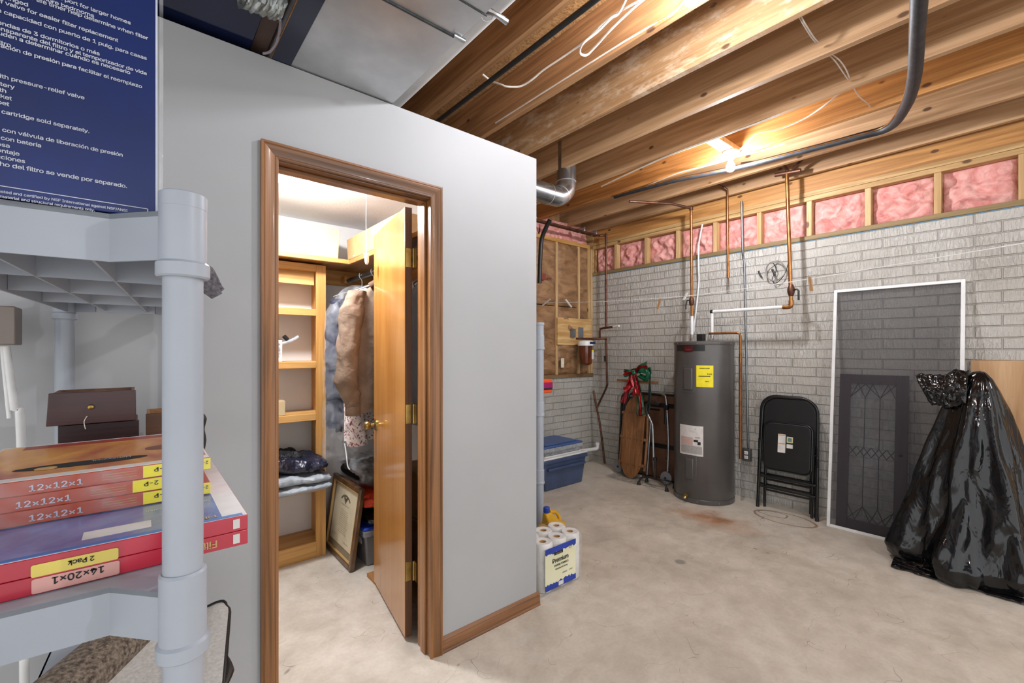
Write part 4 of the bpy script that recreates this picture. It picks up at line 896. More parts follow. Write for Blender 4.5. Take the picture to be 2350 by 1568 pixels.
# quad cane
t = thing('quad_cane', 'silver walking cane with black handle on a four-footed base before the sled', 'cane', (3.93, 2.5, 0))
b0 = at(1503, 1095, X=3.92); b0.z = .105
top_ = at(1487, 952, X=3.95)
MB().tube([b0, at(1500, 1050, X=3.92), at(1498, 985, X=3.93), at(1496, 972, X=3.93), at(1487, 952, X=3.94)], .0115, 12, 4).build('shaft', M['alu'], t)
MB().tube([b0+V((0, 0, -.02)), b0+V((0, 0, .18))], .0145, 12).build('lower_shaft', mat('dark_bronze', '#4a4340', '#38322f', 12, .35, .7), t)
MB().tube([b0+V((0, 0, .17)), b0+V((0, 0, .20))], .020, 12).build('height_knob', M['black'], t)
MB().tube([top_+V((0, 0, -.01)), at(1483, 940, X=3.94), at(1486, 929, X=3.94), at(1496, 925, X=3.94), at(1514, 929, X=3.94)], .017, 12, 5).build('handle', M['black'], t)
feet = [at(1466, 1113, Z=.0), at(1530, 1128, Z=.0), at(1492, 1106, Z=0), at(1543, 1117, Z=0)]
feet[3] = feet[1] + (feet[2]-feet[0]) ; 
dm = bpy.data.materials['dark_bronze']
MB().tube([feet[0]+V((0, 0, .02)), feet[0].lerp(feet[1], .08)+V((0, 0, .07)), feet[0].lerp(feet[1], .25)+V((.0, 0, .095)), b0+V((-.01, 0, -.01)), feet[0].lerp(feet[1], .8)+V((0, 0, .085)), feet[0].lerp(feet[1], .95)+V((0, 0, .06)), feet[1]+V((0, 0, .02))], .010, 10, 5).build('base_bar', dm, t)
f2, f3 = feet[0]+V((.14, 0, 0)), feet[1]+V((.14, .0, 0))
MB().tube([f2+V((0, 0, .02)), f2.lerp(f3, .1)+V((-.01, 0, .06)), b0+V((.05, 0, -.02)), f2.lerp(f3, .9)+V((-.01, 0, .06)), f3+V((0, 0, .02))], .009, 10, 5).build('base_bar', dm, t)
for f_ in (feet[0], feet[1], f2, f3): MB().lathe((f_.x, f_.y, 0), [(.019, 0), (.018, .008), (.014, .03), (.011, .034)], 14).build('rubber_foot', M['black'], t)
# thin clear plastic scrap on the floor under the sled
o = MB().grid(lambda u, v: V((3.86+.26*v, 3.05-.42*u, .004+.018*abs(fbm((u*7, v*5, 4))))), 40, 16).build('plastic_sheet', glassy('dusty_film', '#a39d94', .4, .2, .7, 20), ang=80); tag(o, 'crumpled clear plastic sheet lying on the floor under the sled', 'plastic sheet')
# ================================================================ BINS, PAPER TOWELS, SECOND SHELF
def tote(name, label, x0, x1, y0, y1, z0, h, mt, rimmt, inset=.04, lid=None, lidmt=None):
    t = thing(name, label, 'bin', ((x0+x1)/2, (y0+y1)/2, z0))
    i_ = inset
    lo = [(x0+i_, y0+i_*.7), (x1-i_, y0+i_*.7), (x1-i_, y1-i_*.7), (x0+i_, y1-i_*.7)]; hi = [(x0+.01, y0+.01), (x1-.01, y0+.01), (x1-.01, y1-.01), (x0+.01, y1-.01)]
    MB().taper([(x, y, z0) for x, y in lo], [(x, y, z0+h) for x, y in hi]).build('body', mt, t, bevel=.012)
    MB().box(x0, x1, y0, y1, z0+h-.035, z0+h+.004).build('rim', rimmt, t, bevel=.008)
    if lid:
        MB().box(x0+lid, x1-lid, y0+lid, y1-lid, z0+h+.004, z0+h+.022).build('lid', lidmt, t, bevel=.01)
        MB().box(x0+lid+.05, x1-lid-.05, y0+lid+.04, y1-lid-.04, z0+h+.022, z0+h+.032).build('lid_panel', lidmt, t, bevel=.008)
    return t
tote('storage_bin', 'large dark blue storage bin with whitish lid on the floor in the brick corner', 2.95, 3.58, 3.05, 3.50, 0, .30, M['bluebin2'], M['bluebin2'], .05, .002, M['white'])
MB().box(3.0, 3.53, 3.035, 3.06, .20, .225).build('front_ridge', M['bluebin2'], bpy.data.objects['storage_bin'], bevel=.006)
tote('storage_bin', 'shallow translucent bin with a blue lid sitting on the dark blue bin', 2.97, 3.53, 3.07, 3.48, .333, .075, M['clear'], M['clear'], .03, .002, M['bluebin'])
# paper towel pack
t = thing('paper_towel_pack', 'plastic-wrapped pack of white paper towel rolls on the floor by the closet corner', 'paper towels', (1.88, 1.92, 0))
pr_, ph_ = .0565, .272
for i in range(3):
    for j_ in range(2):
        x, y = 1.767+i*.1135, 1.84+j_*.114
        rl = MB().lathe((x, y, .003), [(pr_-.006, 0), (pr_, .008), (pr_, ph_-.01), (pr_-.007, ph_), (.021, ph_-.002), (.019, ph_-.03), (.001, ph_-.031)], 32).build('roll', M['paperw'], t)
        MB().lathe((x, y, ph_-.027), [(.0195, 0), (.0205, .0265), (.0185, .0265), (.018, 0)], 20, cap=False).build('cardboard_core', M['cardb'], rl)
def wrap(u, v):
    a = 2*pi*u; L_, W_ = .178, .118; cx2, cy2 = 1.8805, 1.897
    n4 = (abs(cos(a))**8+abs(sin(a))**8)**(-1/8)
    s3 = 1-.05*max(0, v-.93)/.07
    return V((cx2+L_*n4*cos(a)*s3, cy2+W_*n4*sin(a)*s3, .001+.279*v)) + V((0, .003*fbm((a*3, v*4, 1)), 0))
MB().grid(wrap, 96, 10, True).build('clear_wrap', M['film'], t, ang=80)
lb = 1.776
MB().quad((1.725, lb, .02), (1.975, lb, .02), (1.975, lb, .255), (1.725, lb, .255)).build('front_label', mat('cream_label', '#e6e4c4', '#d9d8b4', 4, .4), t)
bl = mat('royal_blue_print', '#2340a4', '#1b3390', 9, .4)
def band(z0, z1, nm):
    mb = MB(); up = z1 > z0; n_ = 26; P_ = []
    for k_ in range(n_+1): P_.append((1.725+.25*k_/n_, lb-.001, z1+.007*random.uniform(-1, 1)))
    mb.extr([(1.725, lb-.001, z0), (1.975, lb-.001, z0)] + P_[::-1], (0, .0008, 0)); mb.build(nm, bl, t)
band(.020, .055, 'blue_band'); band(.255, .222, 'blue_band')
tx = MB()
def pt(s_, x, z, sz, b_=.02, al='CENTER'): tx.text(s_, (x, lb-.002, z), (1, 0, 0), (0, 0, 1), sz, al, b_)
pt('Premium', 1.845, .163, .048, .03); pt('PAPER TOWELS', 1.853, .140, .0225, .02); pt('Absorbent & Strong', 1.853, .121, .0165, .02); pt('6 ROLLS', 1.88, .086, .014); pt('2-PLY', 1.93, .086, .014)
tx.build('lettering', M['ink'], t, smooth=False)
MB().box(1.795, 1.865, lb-.002, lb-.001, .206, .222).build('brand_patch', M['ink'], t); 
q = MB(); q.text('MARATHON', (1.83, lb-.0028, .2095), (1, 0, 0), (0, 0, 1), .0125, 'CENTER', .01); q.text('12', (1.925, lb-.0028, .214), (1, 0, 0), (0, 0, 1), .03, 'CENTER', .03); q.build('lettering', M['gold'], t, smooth=False)
MB().box(1.83, 1.87, lb-.002, lb-.001, .025, .048).build('barcode', M['label'], t)
# yellow bottle behind it
t = thing('yellow_jug', 'yellow plastic jug with a blue cap behind the paper towel pack', 'jug', (2.10, 2.10, 0))
yj = mat('yellow_plastic', '#d9a520', '#c8951a', 5, .35)
MB().box(2.02, 2.19, 2.04, 2.16, 0, .225).build('jug_body', yj, t, bevel=.025)
MB().taper([(2.04, 2.06, .215), (2.17, 2.06, .215), (2.17, 2.14, .215), (2.04, 2.14, .215)], [(2.03, 2.08, .30), (2.075, 2.08, .30), (2.075, 2.12, .30), (2.03, 2.12, .30)]).build('jug_shoulder', yj, t, bevel=.012)
MB().lathe((2.052, 2.10, .30), [(.020, 0), (.022, .004), (.021, .032), (.017, .036)], 20).build('cap', mat('blue_cap', '#21409a', None, 9, .4), t)
MB().tube([(2.08, 2.10, .295), (2.13, 2.10, .285), (2.165, 2.10, .25), (2.175, 2.10, .20)], .012, 10, 4).build('handle', yj, t)
# ================================================================ GREY PLASTIC SHELF UNITS
def shelf_unit(label, P0, ex, ey, wd, dp, tops, pr, top_z, hgt, grid_n):
    ez = V((0, 0, 1)); ex, ey = V(ex).normalized(), V(ey).normalized()
    FMx = frame(P0, ex, ey, ez)
    t = thing('shelving_unit', label, 'shelf', tuple(P0))
    posts = [(0, 0), (-wd, 0), (0, dp), (-wd, dp)]
    for x, y in posts:
        MB(FMx).lathe((x, y, 0), [(pr, 0), (pr, top_z-.02)], 36).build('post', M['shelf'], t)
    a, c_ = .0695, .0516
    for zt in tops:
        # order corners round the deck
        P_ = []
        for (x, y, sx, sy, rev) in ((0, 0, -1, 1, False), (0, dp, -1, -1, True), (-wd, dp, 1, -1, False), (-wd, 0, 1, 1, True)):
            e = [(x+sx*a, y+sy*c_), (x+sx*pr*.95, y), (x+sx*.006, y+sy*pr*.95), (x+sx*.006, y+sy*a)]
            P_ += e[::-1] if rev else e
        MB(FMx).extr([(x, y, zt-.006) for x, y in P_], (0, 0, .006)).build('shelf_deck', M['shelf'], t)
        mb = MB(FMx)
        for k_ in range(len(P_)):
            p_, q_ = V((*P_[k_], 0)), V((*P_[(k_+1) % len(P_)], 0))
            if (q_-p_).length < .002: continue
            d_ = (q_-p_).normalized(); n_ = V((-d_.y, d_.x, 0))*.0035
            mb.extr([(p_.x, p_.y, zt-hgt), (q_.x, q_.y, zt-hgt), (q_.x+n_.x, q_.y+n_.y, zt-hgt), (p_.x+n_.x, p_.y+n_.y, zt-hgt)], (0, 0, hgt))
        mb.build('apron', M['shelf'], t)
        nx, ny = grid_n
        rb = MB(FMx)
        for k_ in range(1, nx): x = -wd*k_/nx; rb.box(x-.0015, x+.0015, c_+.003, dp-c_-.003, zt-hgt+.004, zt-.005)
        for k_ in range(1, ny): y = c_+(dp-2*c_)*k_/ny; rb.box(-wd+.010, -.010, y-.0015, y+.0015, zt-hgt+.004, zt-.005)
        rb.build('rib_lattice', M['shelf'], t)
        for x, y in posts:
            zz_ = zt+.022
            MB(FMx).lathe((x, y, 0), [(pr+.0045, zt-hgt-.020), (pr+.0065, zt-hgt-.018), (pr+.0065, zt-hgt-.004), (pr+.0035, zt-hgt-.001), (pr+.0035, zz_-.003), (pr+.0015, zz_)], 36).build('corner_sleeve', M['shelf'], t, ang=25)
    for x, y in posts: MB(FMx).lathe((x, y, top_z-.022), [(pr+.001, 0), (pr+.0038, .002), (pr+.0036, .018), (pr-.002, .0205), (.001, .021)], 36).build('top_cap', M['shelf'], t)
    return t, FMx
SU, SF = shelf_unit('light grey plastic shelving unit with round posts holding filter boxes', (.039, .645, 0), (.998, -.065, 0), (.065, .998, 0), .262, 1.035, (1.523, 1.086, .655, .16), .0196, 1.5475, .056, (3, 4))
shelf_unit('grey plastic shelving unit mostly hidden behind the closet corner', (2.178, 2.3, 0), (1, 0, 0), (0, 1, 0), .36, .80, (1.45, .98, .50, .08), .030, 1.565, .06, (3, 4))
t = thing('orange_package', 'small orange and magenta package on the grey shelf behind the closet corner', 'package', (2.25, 2.43, .98))
p_ = at(1258, 900, Y=2.42)
MB().box(2.19, p_.x+.025, 2.40, 2.46, p_.z-.005, p_.z+.098).build('pouch', mat('orange_print', '#e2551d', '#d2441a', 5, .35), t, bevel=.006)
MB().box(2.19, p_.x+.0245, 2.397, 2.40, p_.z+.035, p_.z+.075).build('magenta_band', mat('magenta_print', '#9a1a62', '#7f144f', 5, .35), t)
MB().box(2.19, p_.x+.024, 2.3975, 2.40, p_.z+.02, p_.z+.034).build('dark_band', M['ink'], t)
# ---- blue filter box
t = thing('filter_box', 'tall glossy navy blue printed box standing on the top grey shelf', 'box', (-.10, .75, 1.5245))
BX1, BY = .0161, .70
MB().box(-.21, BX1, BY, BY+.24, 1.5245, 1.98).build('carton', M['bluebox'], t, bevel=.0012)
MB().box(BX1-.0012, BX1+.0008, BY-.0008, BY+.001, 1.5245, 1.98).build('worn_edge', M['txt'], t)
MB().tube([(BX1+.004, BY+.002, 1.53), (BX1+.0045, BY, 1.7), (BX1+.004, BY, 1.95)], .0022, 6, 3).build('shrink_wrap_edge', M['film'], t)
L9 = [(0, 'with port for larger homes', 300, 57), (0, 'for 3 or more bedrooms', 216, 41), (0, 'and filter life timer help determine when filter', 339.5, 92), (0, 'be changed', 65, 16), (0, 'pressure-relief valve for easier filter replacement', 271, 97),
 (0, 'Filtro de gran capacidad con puerto de 1 pulg. para casas', 337, 138), (0, 'viviendas de 3 dormitorios o más', 229, 128), (0, 'La tapa transparente del filtro y el temporizador de vida', 337, 173), (0, 'del filtro ayuden a determinar cuándo es necesario', 299, 171), (0, 'el filtro', 25.5, 109), (0, 'Válvula de liberación de presión para facilitar el reemplazo', 326, 203),
 (0, 'Filter with pressure-relief valve', 194, 229), (0, 'Battery', 33.5, 205), (0, 'th', 15, 214), (0, 'Bracket', 27, 231), (0, 'pet', 21, 244), (0, 'Filter cartridge sold separately.', 205.6, 306),
 (0, 'Filtro con válvula de liberación de presión', 282, 360), (0, 'con batería', 95, 339), (0, 'osa', 23, 340), (0, 'montaje', 45, 358), (0, 'Instrucciones', 58, 375), (0, 'Cartucho del filtro se vende por separado.', 292, 432)]
tx = None; zone = None
for _, s_, px, py in L9:
    z9 = 0 if py < 204 and px != 33.5 else 1 if py < 320 and px != 205.6 else 3 if px == 205.6 else 4 if px != 292 else 5
    if tx is None: tx = {}
    if z9 not in tx: tx[z9] = MB()
    p_ = at(px, py, Y=BY-.0006); tx[z9].text(s_, p_, (1, 0, 0), (0, 0, 1), .0078 if py < 430 else .0084, 'RIGHT', .022, 1.1)
tx[9] = MB()
for s_, px, py in (('This system is tested and certified by NSF International against NSF/ANSI', 293, 486.5), ('Standard 42 for material and structural requirements only.', 218, 485.5)):
    p_ = at(px, py, Y=BY-.0006); tx[9].text(s_, p_, (1, 0, 0), (0, 0, 1), .0054, 'RIGHT', .02, 1.05)
for q_ in tx.values(): q_.build('printed_text', M['txt'], t, smooth=False)
a, b_ = at(339, 480, Y=BY-.0006), at(-60, 424, Y=BY-.0006); 
MB().box(b_.x, a.x, BY-.0012, BY-.0002, a.z-.0004, a.z+.0004).box(a.x-.0005, a.x+.0005, BY-.0012, BY-.0002, 1.526, a.z).build('white_rule', M['txt'], t)
# small glove hanging behind the post
t = thing('knit_glove', 'small grey knitted glove poking out from behind the grey shelf post', 'glove', tuple(at(488, 650, Y=1.0)))
a = [at(x, y, Y=1.02) for x, y in ((452, 612), (470, 625), (484, 645), (492, 660), (505, 672))]
MB().tube(a, [.010, .016, .014, .013, .011], 12, 6).build('cuff', M['knit'], t)
MB().tube([at(x, y, Y=1.0) for x, y in ((455, 640), (472, 655), (488, 668), (498, 680))], [.010, .014, .013, .010], 12, 5).build('fingers', M['knit'], t)
MB().tube([at(x, y, Y=1.01) for x, y in ((462, 655), (480, 660), (508, 656))], [.008, .011, .006], 10, 5).build('thumb', M['knit'], t)
# ---- red filter boxes (2)
RX0, RX1, RY0, RY1 = -.19, .119, .733, 1.20
def redbox(z0, label, first):
    t = thing('filter_carton', label, 'box', ((RX0+RX1)/2, (RY0+RY1)/2, z0), group=None)
    h_ = .0205
    MB().box(RX0, RX1, RY0, RY1, z0, z0+h_).build('carton', M['redcard'], t, bevel=.0008)
    wt = M['label']; z = z0+h_
    if first:
        MB().box(RX0+.001, RX1-.001, RY0+.001, RY1-.001, z, z+.0006).build('white_border', wt, t)
        MB().box(RX0+.012, RX1-.030, RY0+.003, RY0+.30, z+.0004, z+.0010).build('blue_picture', mat('blue_photo_print', '#7c93c4', '#5568a8', 7, .25, coat=.5, dist=1), t)
        MB().box(RX0+.012, RX1-.006, RY0+.0015, RY0+.010, z+.0006, z+.0013).build('blue_edge', mat('bright_blue_print', '#3f7ec4', '#356fb2', 7, .3), t)
        MB().box(-.055, .012, RY0+.028, RY0+.058, z+.0010, z+.0015).build('address_label', wt, t)
        q = MB(); q.text('Filtrete', (RX1-.035, RY0+.022, z+.0016), (-1, 0, 0), (0, -1, 0), .020, 'LEFT', .02); q.build('gold_lettering', M['gold'], t, smooth=False)
        q = MB(); q.text('Reduces dust, pollen', (RX1-.035, RY0+.105, z+.0016), (-1, 0, 0), (0, -1, 0), .012, 'LEFT', .01); q.text('Electrostatic air filter', (RX1-.035, RY0+.16, z+.0016), (-1, 0, 0), (0, -1, 0), .010, 'LEFT', .01); q.build('white_lettering', M['txt'], t, smooth=False)
    MB().box(RX1-.018, RX1-.010, RY0-.0007, RY0, z0+.004, z0+.017).build('white_window', wt, t)
    return t
redbox(1.0865, 'lower red carton of two under the orange cartons, gold lettering upside down', False)
redbox(1.1075, 'upper red carton with blue picture top, carrying the orange cartons', True)
tl_ = bpy.data.objects['filter_carton']
q = MB(); q.text('Filtrete', (RX1-.036, RY0-.0008, 1.1015), (-1, 0, 0), (0, 0, -1), .0185, 'LEFT', .03); q.build('gold_lettering', M['gold'], tl_, smooth=False)
def sticker(x0, x1, z0, z1, mt, nm):
    rrect(MB(), x0, x1, z0, z1, .0022, RY0-.0012, RY0-.0004, 4).build(nm, mt, tl_)
sticker(-.094, -.020, 1.0985+.008, 1.1165+.004, mat('pale_yellow_print', '#e4cf63', None, 9, .4), 'pack_sticker')
sticker(-.0935, -.019, 1.0878, 1.1045, mat('pale_pink_print', '#e0a69c', None, 9, .4), 'size_sticker')
q = MB(); q.text('2 Pack', (-.041, RY0-.0018, 1.1172), (-1, 0, 0), (0, 0, -1), .0108, 'LEFT', .015); q.text('14×20×1', (-.032, RY0-.0018, 1.1022), (-1, 0, 0), (0, 0, -1), .0150, 'LEFT', .02); q.build('black_lettering', M['ink'], tl_, smooth=False)
# ---- orange filter cartons (3)
def orangebox(z0, label, first, dx_):
    t = thing('filter_carton', label, 'box', (-.04+dx_, 1.0, z0))
    x0, x1, y0, y1, h_ = -.185+dx_, .088+dx_, .872, 1.175, .0196
    MB().box(x0, x1, y0, y1, z0, z0+h_).build('carton', M['orange'], t, bevel=.0008)
    q = MB(); xs_ = -.115+dx_
    q.text('12×12×1', (xs_, y0-.0006, z0+.0042), (1, 0, 0), (0, 0, 1), .0158, 'LEFT', .03, 1.12); q.build('size_lettering', M['txt'], t, smooth=False)
    q = MB()
    for k_ in range(3): q.box(xs_+.073, xs_+.112, y0-.0006, y0, z0+.006+k_*.0035, z0+.0066+k_*.0035)
    q.build('fine_lines', M['gold'], t)
    MB().box(.004+dx_, .0885+dx_, y0-.0008, y0, z0+.001, z0+h_-.001).build('yellow_panel', M['ylabel'], t)
    q = MB(); q.text('2-PACK', (.086+dx_, y0-.0014, z0+.0145), (-1, 0, 0), (0, 0, -1), .0100, 'LEFT', .03); q.text('2-P', (.035+dx_, y0-.0014, z0+.0148), (-1, 0, 0), (0, 0, -1), .0125, 'LEFT', .03, 1.1); q.build('panel_lettering', M['ink'], t, smooth=False)
    if first:
        z = z0+h_
        MB().box(x0+.001, x1-.001, y0+.001, y1-.001, z, z+.0006).build('white_border', M['label'], t)
        MB().box(x0+.004, x1-.004, y0+.022, y1-.010, z+.0005, z+.0010).build('picture', mat('orange_photo_print', '#e0a23a', '#a8441a', 9, .3, coat=.2, dist=1.2, stretch=(1, .6, 1)), t)
        MB().box(x0+.03, x1-.03, y1-.045, y1-.012, z+.0008, z+.0013).build('red_band', mat('deep_red_print', '#9e2c1a', '#8a3018', 9, .3), t)
        mb = MB(); n_ = 24
        mb.extr([(-.055+dx_+.065*cos(2*pi*k_/n_)*(1 if cos(2*pi*k_/n_) > 0 else 1.3), y0+.072+.018*sin(2*pi*k_/n_), z+.0010) for k_ in range(n_)], (0, 0, .0006)); mb.build('dark_badge', M['ink'], t)
        mb = MB(); mb.extr([(.035+dx_+.028*cos(2*pi*k_/n_), y0+.14+.022*sin(2*pi*k_/n_), z+.0010) for k_ in range(n_)], (0, 0, .0006)); mb.build('brown_patch', mat('brown_print', '#7a452f', None, 9, .4), t)
        mb = MB(); mb.extr([(-.105+dx_+.012*cos(2*pi*k_/n_), y0+.062+.010*sin(2*pi*k_/n_), z+.0014) for k_ in range(n_)], (0, 0, .0006)); mb.build('gold_dot', M['gold'], t)
        q = MB(); q.text('Honeywell', (-.01+dx_, y0+.083, z+.0018), (-1, 0, 0), (0, -1, 0), .014, 'LEFT', .02); q.build('badge_lettering', M['txt'], t, smooth=False)
    # wrinkled shrink wrap over the front
    MB().grid(lambda u, v: V((x0+(x1-x0)*u, y0-.003-.0022*abs(fbm((u*9, v*3, z0*40))), z0+h_*v)), 50, 6).build('shrink_wrap', M['film'], t, ang=80)
orangebox(1.1300, 'bottom orange carton of three, resting on the blue picture carton', False, .0)
orangebox(1.1500, 'middle orange carton between two others like it', False, -.012)
orangebox(1.1700, 'top orange carton with glossy yellow and orange picture', True, .0)
# ---- small wooden drawers behind
def drawer(label, c_, w_, d_, h_, z0, mt, inner, knob=True, flare=0):
    t = thing('wooden_drawer', label, 'drawer', (c_[0], c_[1], z0))
    x0, x1, y0, y1 = c_[0]-w_/2, c_[0]+w_/2, c_[1], c_[1]+d_
    MB().taper([(x0-flare, y0-.006, z0), (x1+flare*.2, y0-.006, z0), (x1, y0+.006, z0), (x0, y0+.006, z0)], [(x0, y0-.004, z0+h_), (x1, y0-.004, z0+h_), (x1, y0+.006, z0+h_), (x0, y0+.006, z0+h_)]).build('front_panel', mt, t, bevel=.001)
    MB().box(x0+.003, x0+.009, y0+.006, y1, z0+.002, z0+h_-.002).build('side_panel', inner, t)
    MB().box(x1-.009, x1-.003, y0+.006, y1, z0+.002, z0+h_-.002).build('side_panel', inner, t)
    MB().box(x0+.009, x1-.009, y1-.006, y1, z0+.002, z0+h_-.002).build('back_panel', inner, t)
    MB().box(x0+.009, x1-.009, y0+.006, y1-.006, z0+.002, z0+.006).build('bottom_panel', inner, t)
    if knob:
        mb = MB(Matrix.Translation((c_[0]-.005, y0-.005, z0+h_*.52)) @ Matrix.Rotation(R(90), 4, 'X')); mb.lathe((0, 0, 0), [(.0025, 0), (.0025, .004), (.006, .007), (.005, .011), (.001, .012)], 14); mb.build('knob', M['brass'], t)
    return t
inner = wood('aged_drawer_wood', '#7a5a44', '#5d4130', 'Y', .6, 24, 1)
z1_ = at(215, 971, Y=1.40).z; z2_ = at(215, 899, Y=1.40).z
drawer('small open mahogany drawer with brass knob, set on top of the darker one', (-.080, 1.40), .146, .14, z2_-z1_, z1_, M['mahog'], inner, True, .004)
drawer('darker wooden drawer underneath the mahogany one with the brass knob', (-.070, 1.405), .138, .14, z1_-.0015-1.0875, 1.0875, M['mahogd'], inner, False)
drawer('lighter brown wooden drawer partly hidden behind the shelf post', (.062, 1.44), .10, .14, at(340, 950, Y=1.44).z-1.0875, 1.0875, wood('walnut_brown', '#6b4527', '#4e301a', 'X', .5, 24, 1), wood('pale_drawer_wood', '#b88a5c', '#9a6f45', 'Y', .6, 24, 1), False)
o = MB().tube([at(200, 955, Y=1.385), at(193, 968, Y=1.383), at(196, 985, Y=1.383)], .0008, 6, 4).build('loose_string', M['cable']); tag(o, 'fine pale string hanging from the mahogany drawer', 'string')
# dark cord end seen past the post
t = thing('dark_tool_handle', 'thin dark tool tip standing up just past the shelf post', 'tool', tuple(at(468, 1000, Y=1.30)))
MB().tube([at(467, 950, Y=1.3), at(469, 962, Y=1.3), at(466, 985, Y=1.3), at(468, 1010, Y=1.3), at(464, 1040, Y=1.3)], [.001, .005, .003, .005, .004], 8, 4).build('tip', M['blackmetal'], t)
# pole with a beige box head at the far left
t = thing('pole_lamp', 'thin white pole with a beige box head standing against the wall behind the shelf', 'pole', tuple(at(30, 1020, Y=1.60)))
p0_, p1_ = at(0, 700, Y=1.62), at(44, 792, Y=1.62)
MB().box(p1_.x-.14, p1_.x, 1.58, 1.66, p1_.z, at(44, 706, Y=1.62).z).build('box_head', mat('beige_plastic', '#8d8078', '#82766e', 4, .5), t, bevel=.003)
MB().tube([at(14, 795, Y=1.62), at(34, 940, Y=1.62), at(50, 1035, Y=1.62), V((at(60, 1080, Y=1.62).x, 1.62, .01))], [.007, .008, .009, .009], 12, 3).build('pole', M['white'], t)
MB().tube([at(6, 795, Y=1.63), at(12, 860, Y=1.63), at(22, 960, Y=1.63)], .005, 10, 3).build('thin_rod', M['white'], t)
# rug on the next shelf down: rolled pile, flat woven backing, bound edge
t = thing('rolled_rug', 'beige rug half rolled with its pale woven backing up on the lower grey shelf', 'rug', (0, 1.2, .655))
ra, rb_ = V((-.235, 1.0, .709)), V((.045, 1.455, .709))
MB().tube([ra, ra.lerp(rb_, .25), ra.lerp(rb_, .5)+V((.004, 0, .003)), ra.lerp(rb_, .75), rb_], .052, 30, 6).build('roll', M['rugpile'], t)
wv_ = mat('woven_pale_fabric', '#c9c8c3', '#b5b4ae', 130, .85, bmp=.7, bscale=160)
sA, sB, sC, sD = V((-.20, 1.03, .676)), V((.055, 1.455, .676)), V((.190, 1.43, .672)), V((.105, .92, .670))
def matf(u, v):
    p_ = sA.lerp(sD, u).lerp(sB.lerp(sC, u), v)
    r_ = max(0, u-.85)/.15*max(0, v-.9)/.1
    return p_ + V((-.012*r_*r_, -.012*r_*r_, .030*(1-u)**3+.006*sin(3*pi*u)*v))
MB().grid(matf, 40, 40).build('woven_backing', wv_, t, solid=.006, ang=70)
MB().tube([matf(.55+.45*k_/20, 1.0)+V((0, 0, .003)) for k_ in range(21)] + [matf(1, 1-k_/20) for k_ in range(1, 21)], .0045, 10).build('bound_edge', M['blackvinyl'], t)
MB().tube([matf(1, .52)+V((.003, 0, 0)), matf(1, .42)+V((.009, 0, -.004)), matf(1, .30)], [.002, .009, .003], 8, 4).build('loose_binding', M['blackvinyl'], t)
# ================================================================ CLOSET CONTENTS
CB = 3.33
# built-in bookcase of pine
t = thing('bookcase', 'open pine bookcase against the closet back wall', 'bookcase', (.55, 3.2, 0))
bx0, bx1, byf = .10, .955, 3.08
for x0, x1 in ((bx0, bx0+.02), (bx1-.022, bx1-.001)): MB().box(x0, x1, byf+.02, CB-.002, .0, 1.93).build('side_panel', M['pinez'], t)
for x0, x1 in ((bx0, bx0+.062), (bx1-.062, bx1)): MB().box(x0, x1, byf, byf+.02, 0, 1.93).build('face_stile', M['pinez'], t, bevel=.002)
MB().box(bx0+.062, bx1-.062, byf, byf+.02, 1.885, 1.93).build('top_rail', M['pinex'], t, bevel=.002)
MB().box(bx0+.062, bx1-.062, byf+.05, byf+.07, 1.80, 1.885).build('back_rail', M['pinex'], t)
MB().box(bx0+.0, bx1, byf+.02, CB-.004, 1.912, 1.93).build('top_board', M['pinex'], t)
for z in (1.637, 1.293, .950, .48):
    MB().box(bx0+.02, bx1-.022, byf+.02, CB-.004, z-.02, z).build('shelf_board', M['pinex'], t)
    MB().box(bx0+.062, bx1-.062, byf, byf+.02, z-.046, z).build('shelf_edge', M['pinex'], t, bevel=.003)
MB().box(bx0+.02, bx1-.022, byf+.02, CB-.004, .085, .105).build('shelf_board', M['pinex'], t)
MB().box(bx0+.062, bx1-.062, byf-.001, byf+.02, .0, .105).build('toe_rail', M['casingx'] if 0 else M['pinex'], t, bevel=.002)
# wrap-round shelf
t = thing('closet_shelf', 'pine shelf running round the closet above the bookcase and clothes rod', 'shelf', (.9, 3.0, 1.94))
MB().box(-.57, 1.448, 2.985, CB-.002, 1.945, 1.964).build('shelf_board', M['piney'], t)
MB().box(-.57, 1.075, 2.965, 2.985, 1.937, 1.967).build('edge_strip', M['pinex'], t, bevel=.004)
MB().box(1.09, 1.448, WY+.13, 2.985, 1.945, 1.964).build('shelf_board', M['piney'], t)
MB().box(1.07, 1.09, WY+.13, 2.985, 1.937, 1.967).build('edge_strip', M['piney'], t, bevel=.004)
MB().box(.957, 1.448, CB-.022, CB-.002, 1.84, 1.945).build('back_cleat', M['casingx'] if 0 else M['pinex'], t)
MB().box(1.428, 1.448, WY+.13, CB-.022, 1.84, 1.945).build('side_cleat', M['piney'], t)
MB().tube([(1.16, WY+.15, 1.868), (1.16, CB-.10, 1.868)], .016, 16).build('clothes_rod', mat('dark_steel_rod', '#4a4642', '#3a3633', 12, .3, .8), t)
MB().box(1.13, 1.19, CB-.10, CB-.022, 1.855, 1.90).build('rod_bracket', M['pinez'], t, bevel=.004)
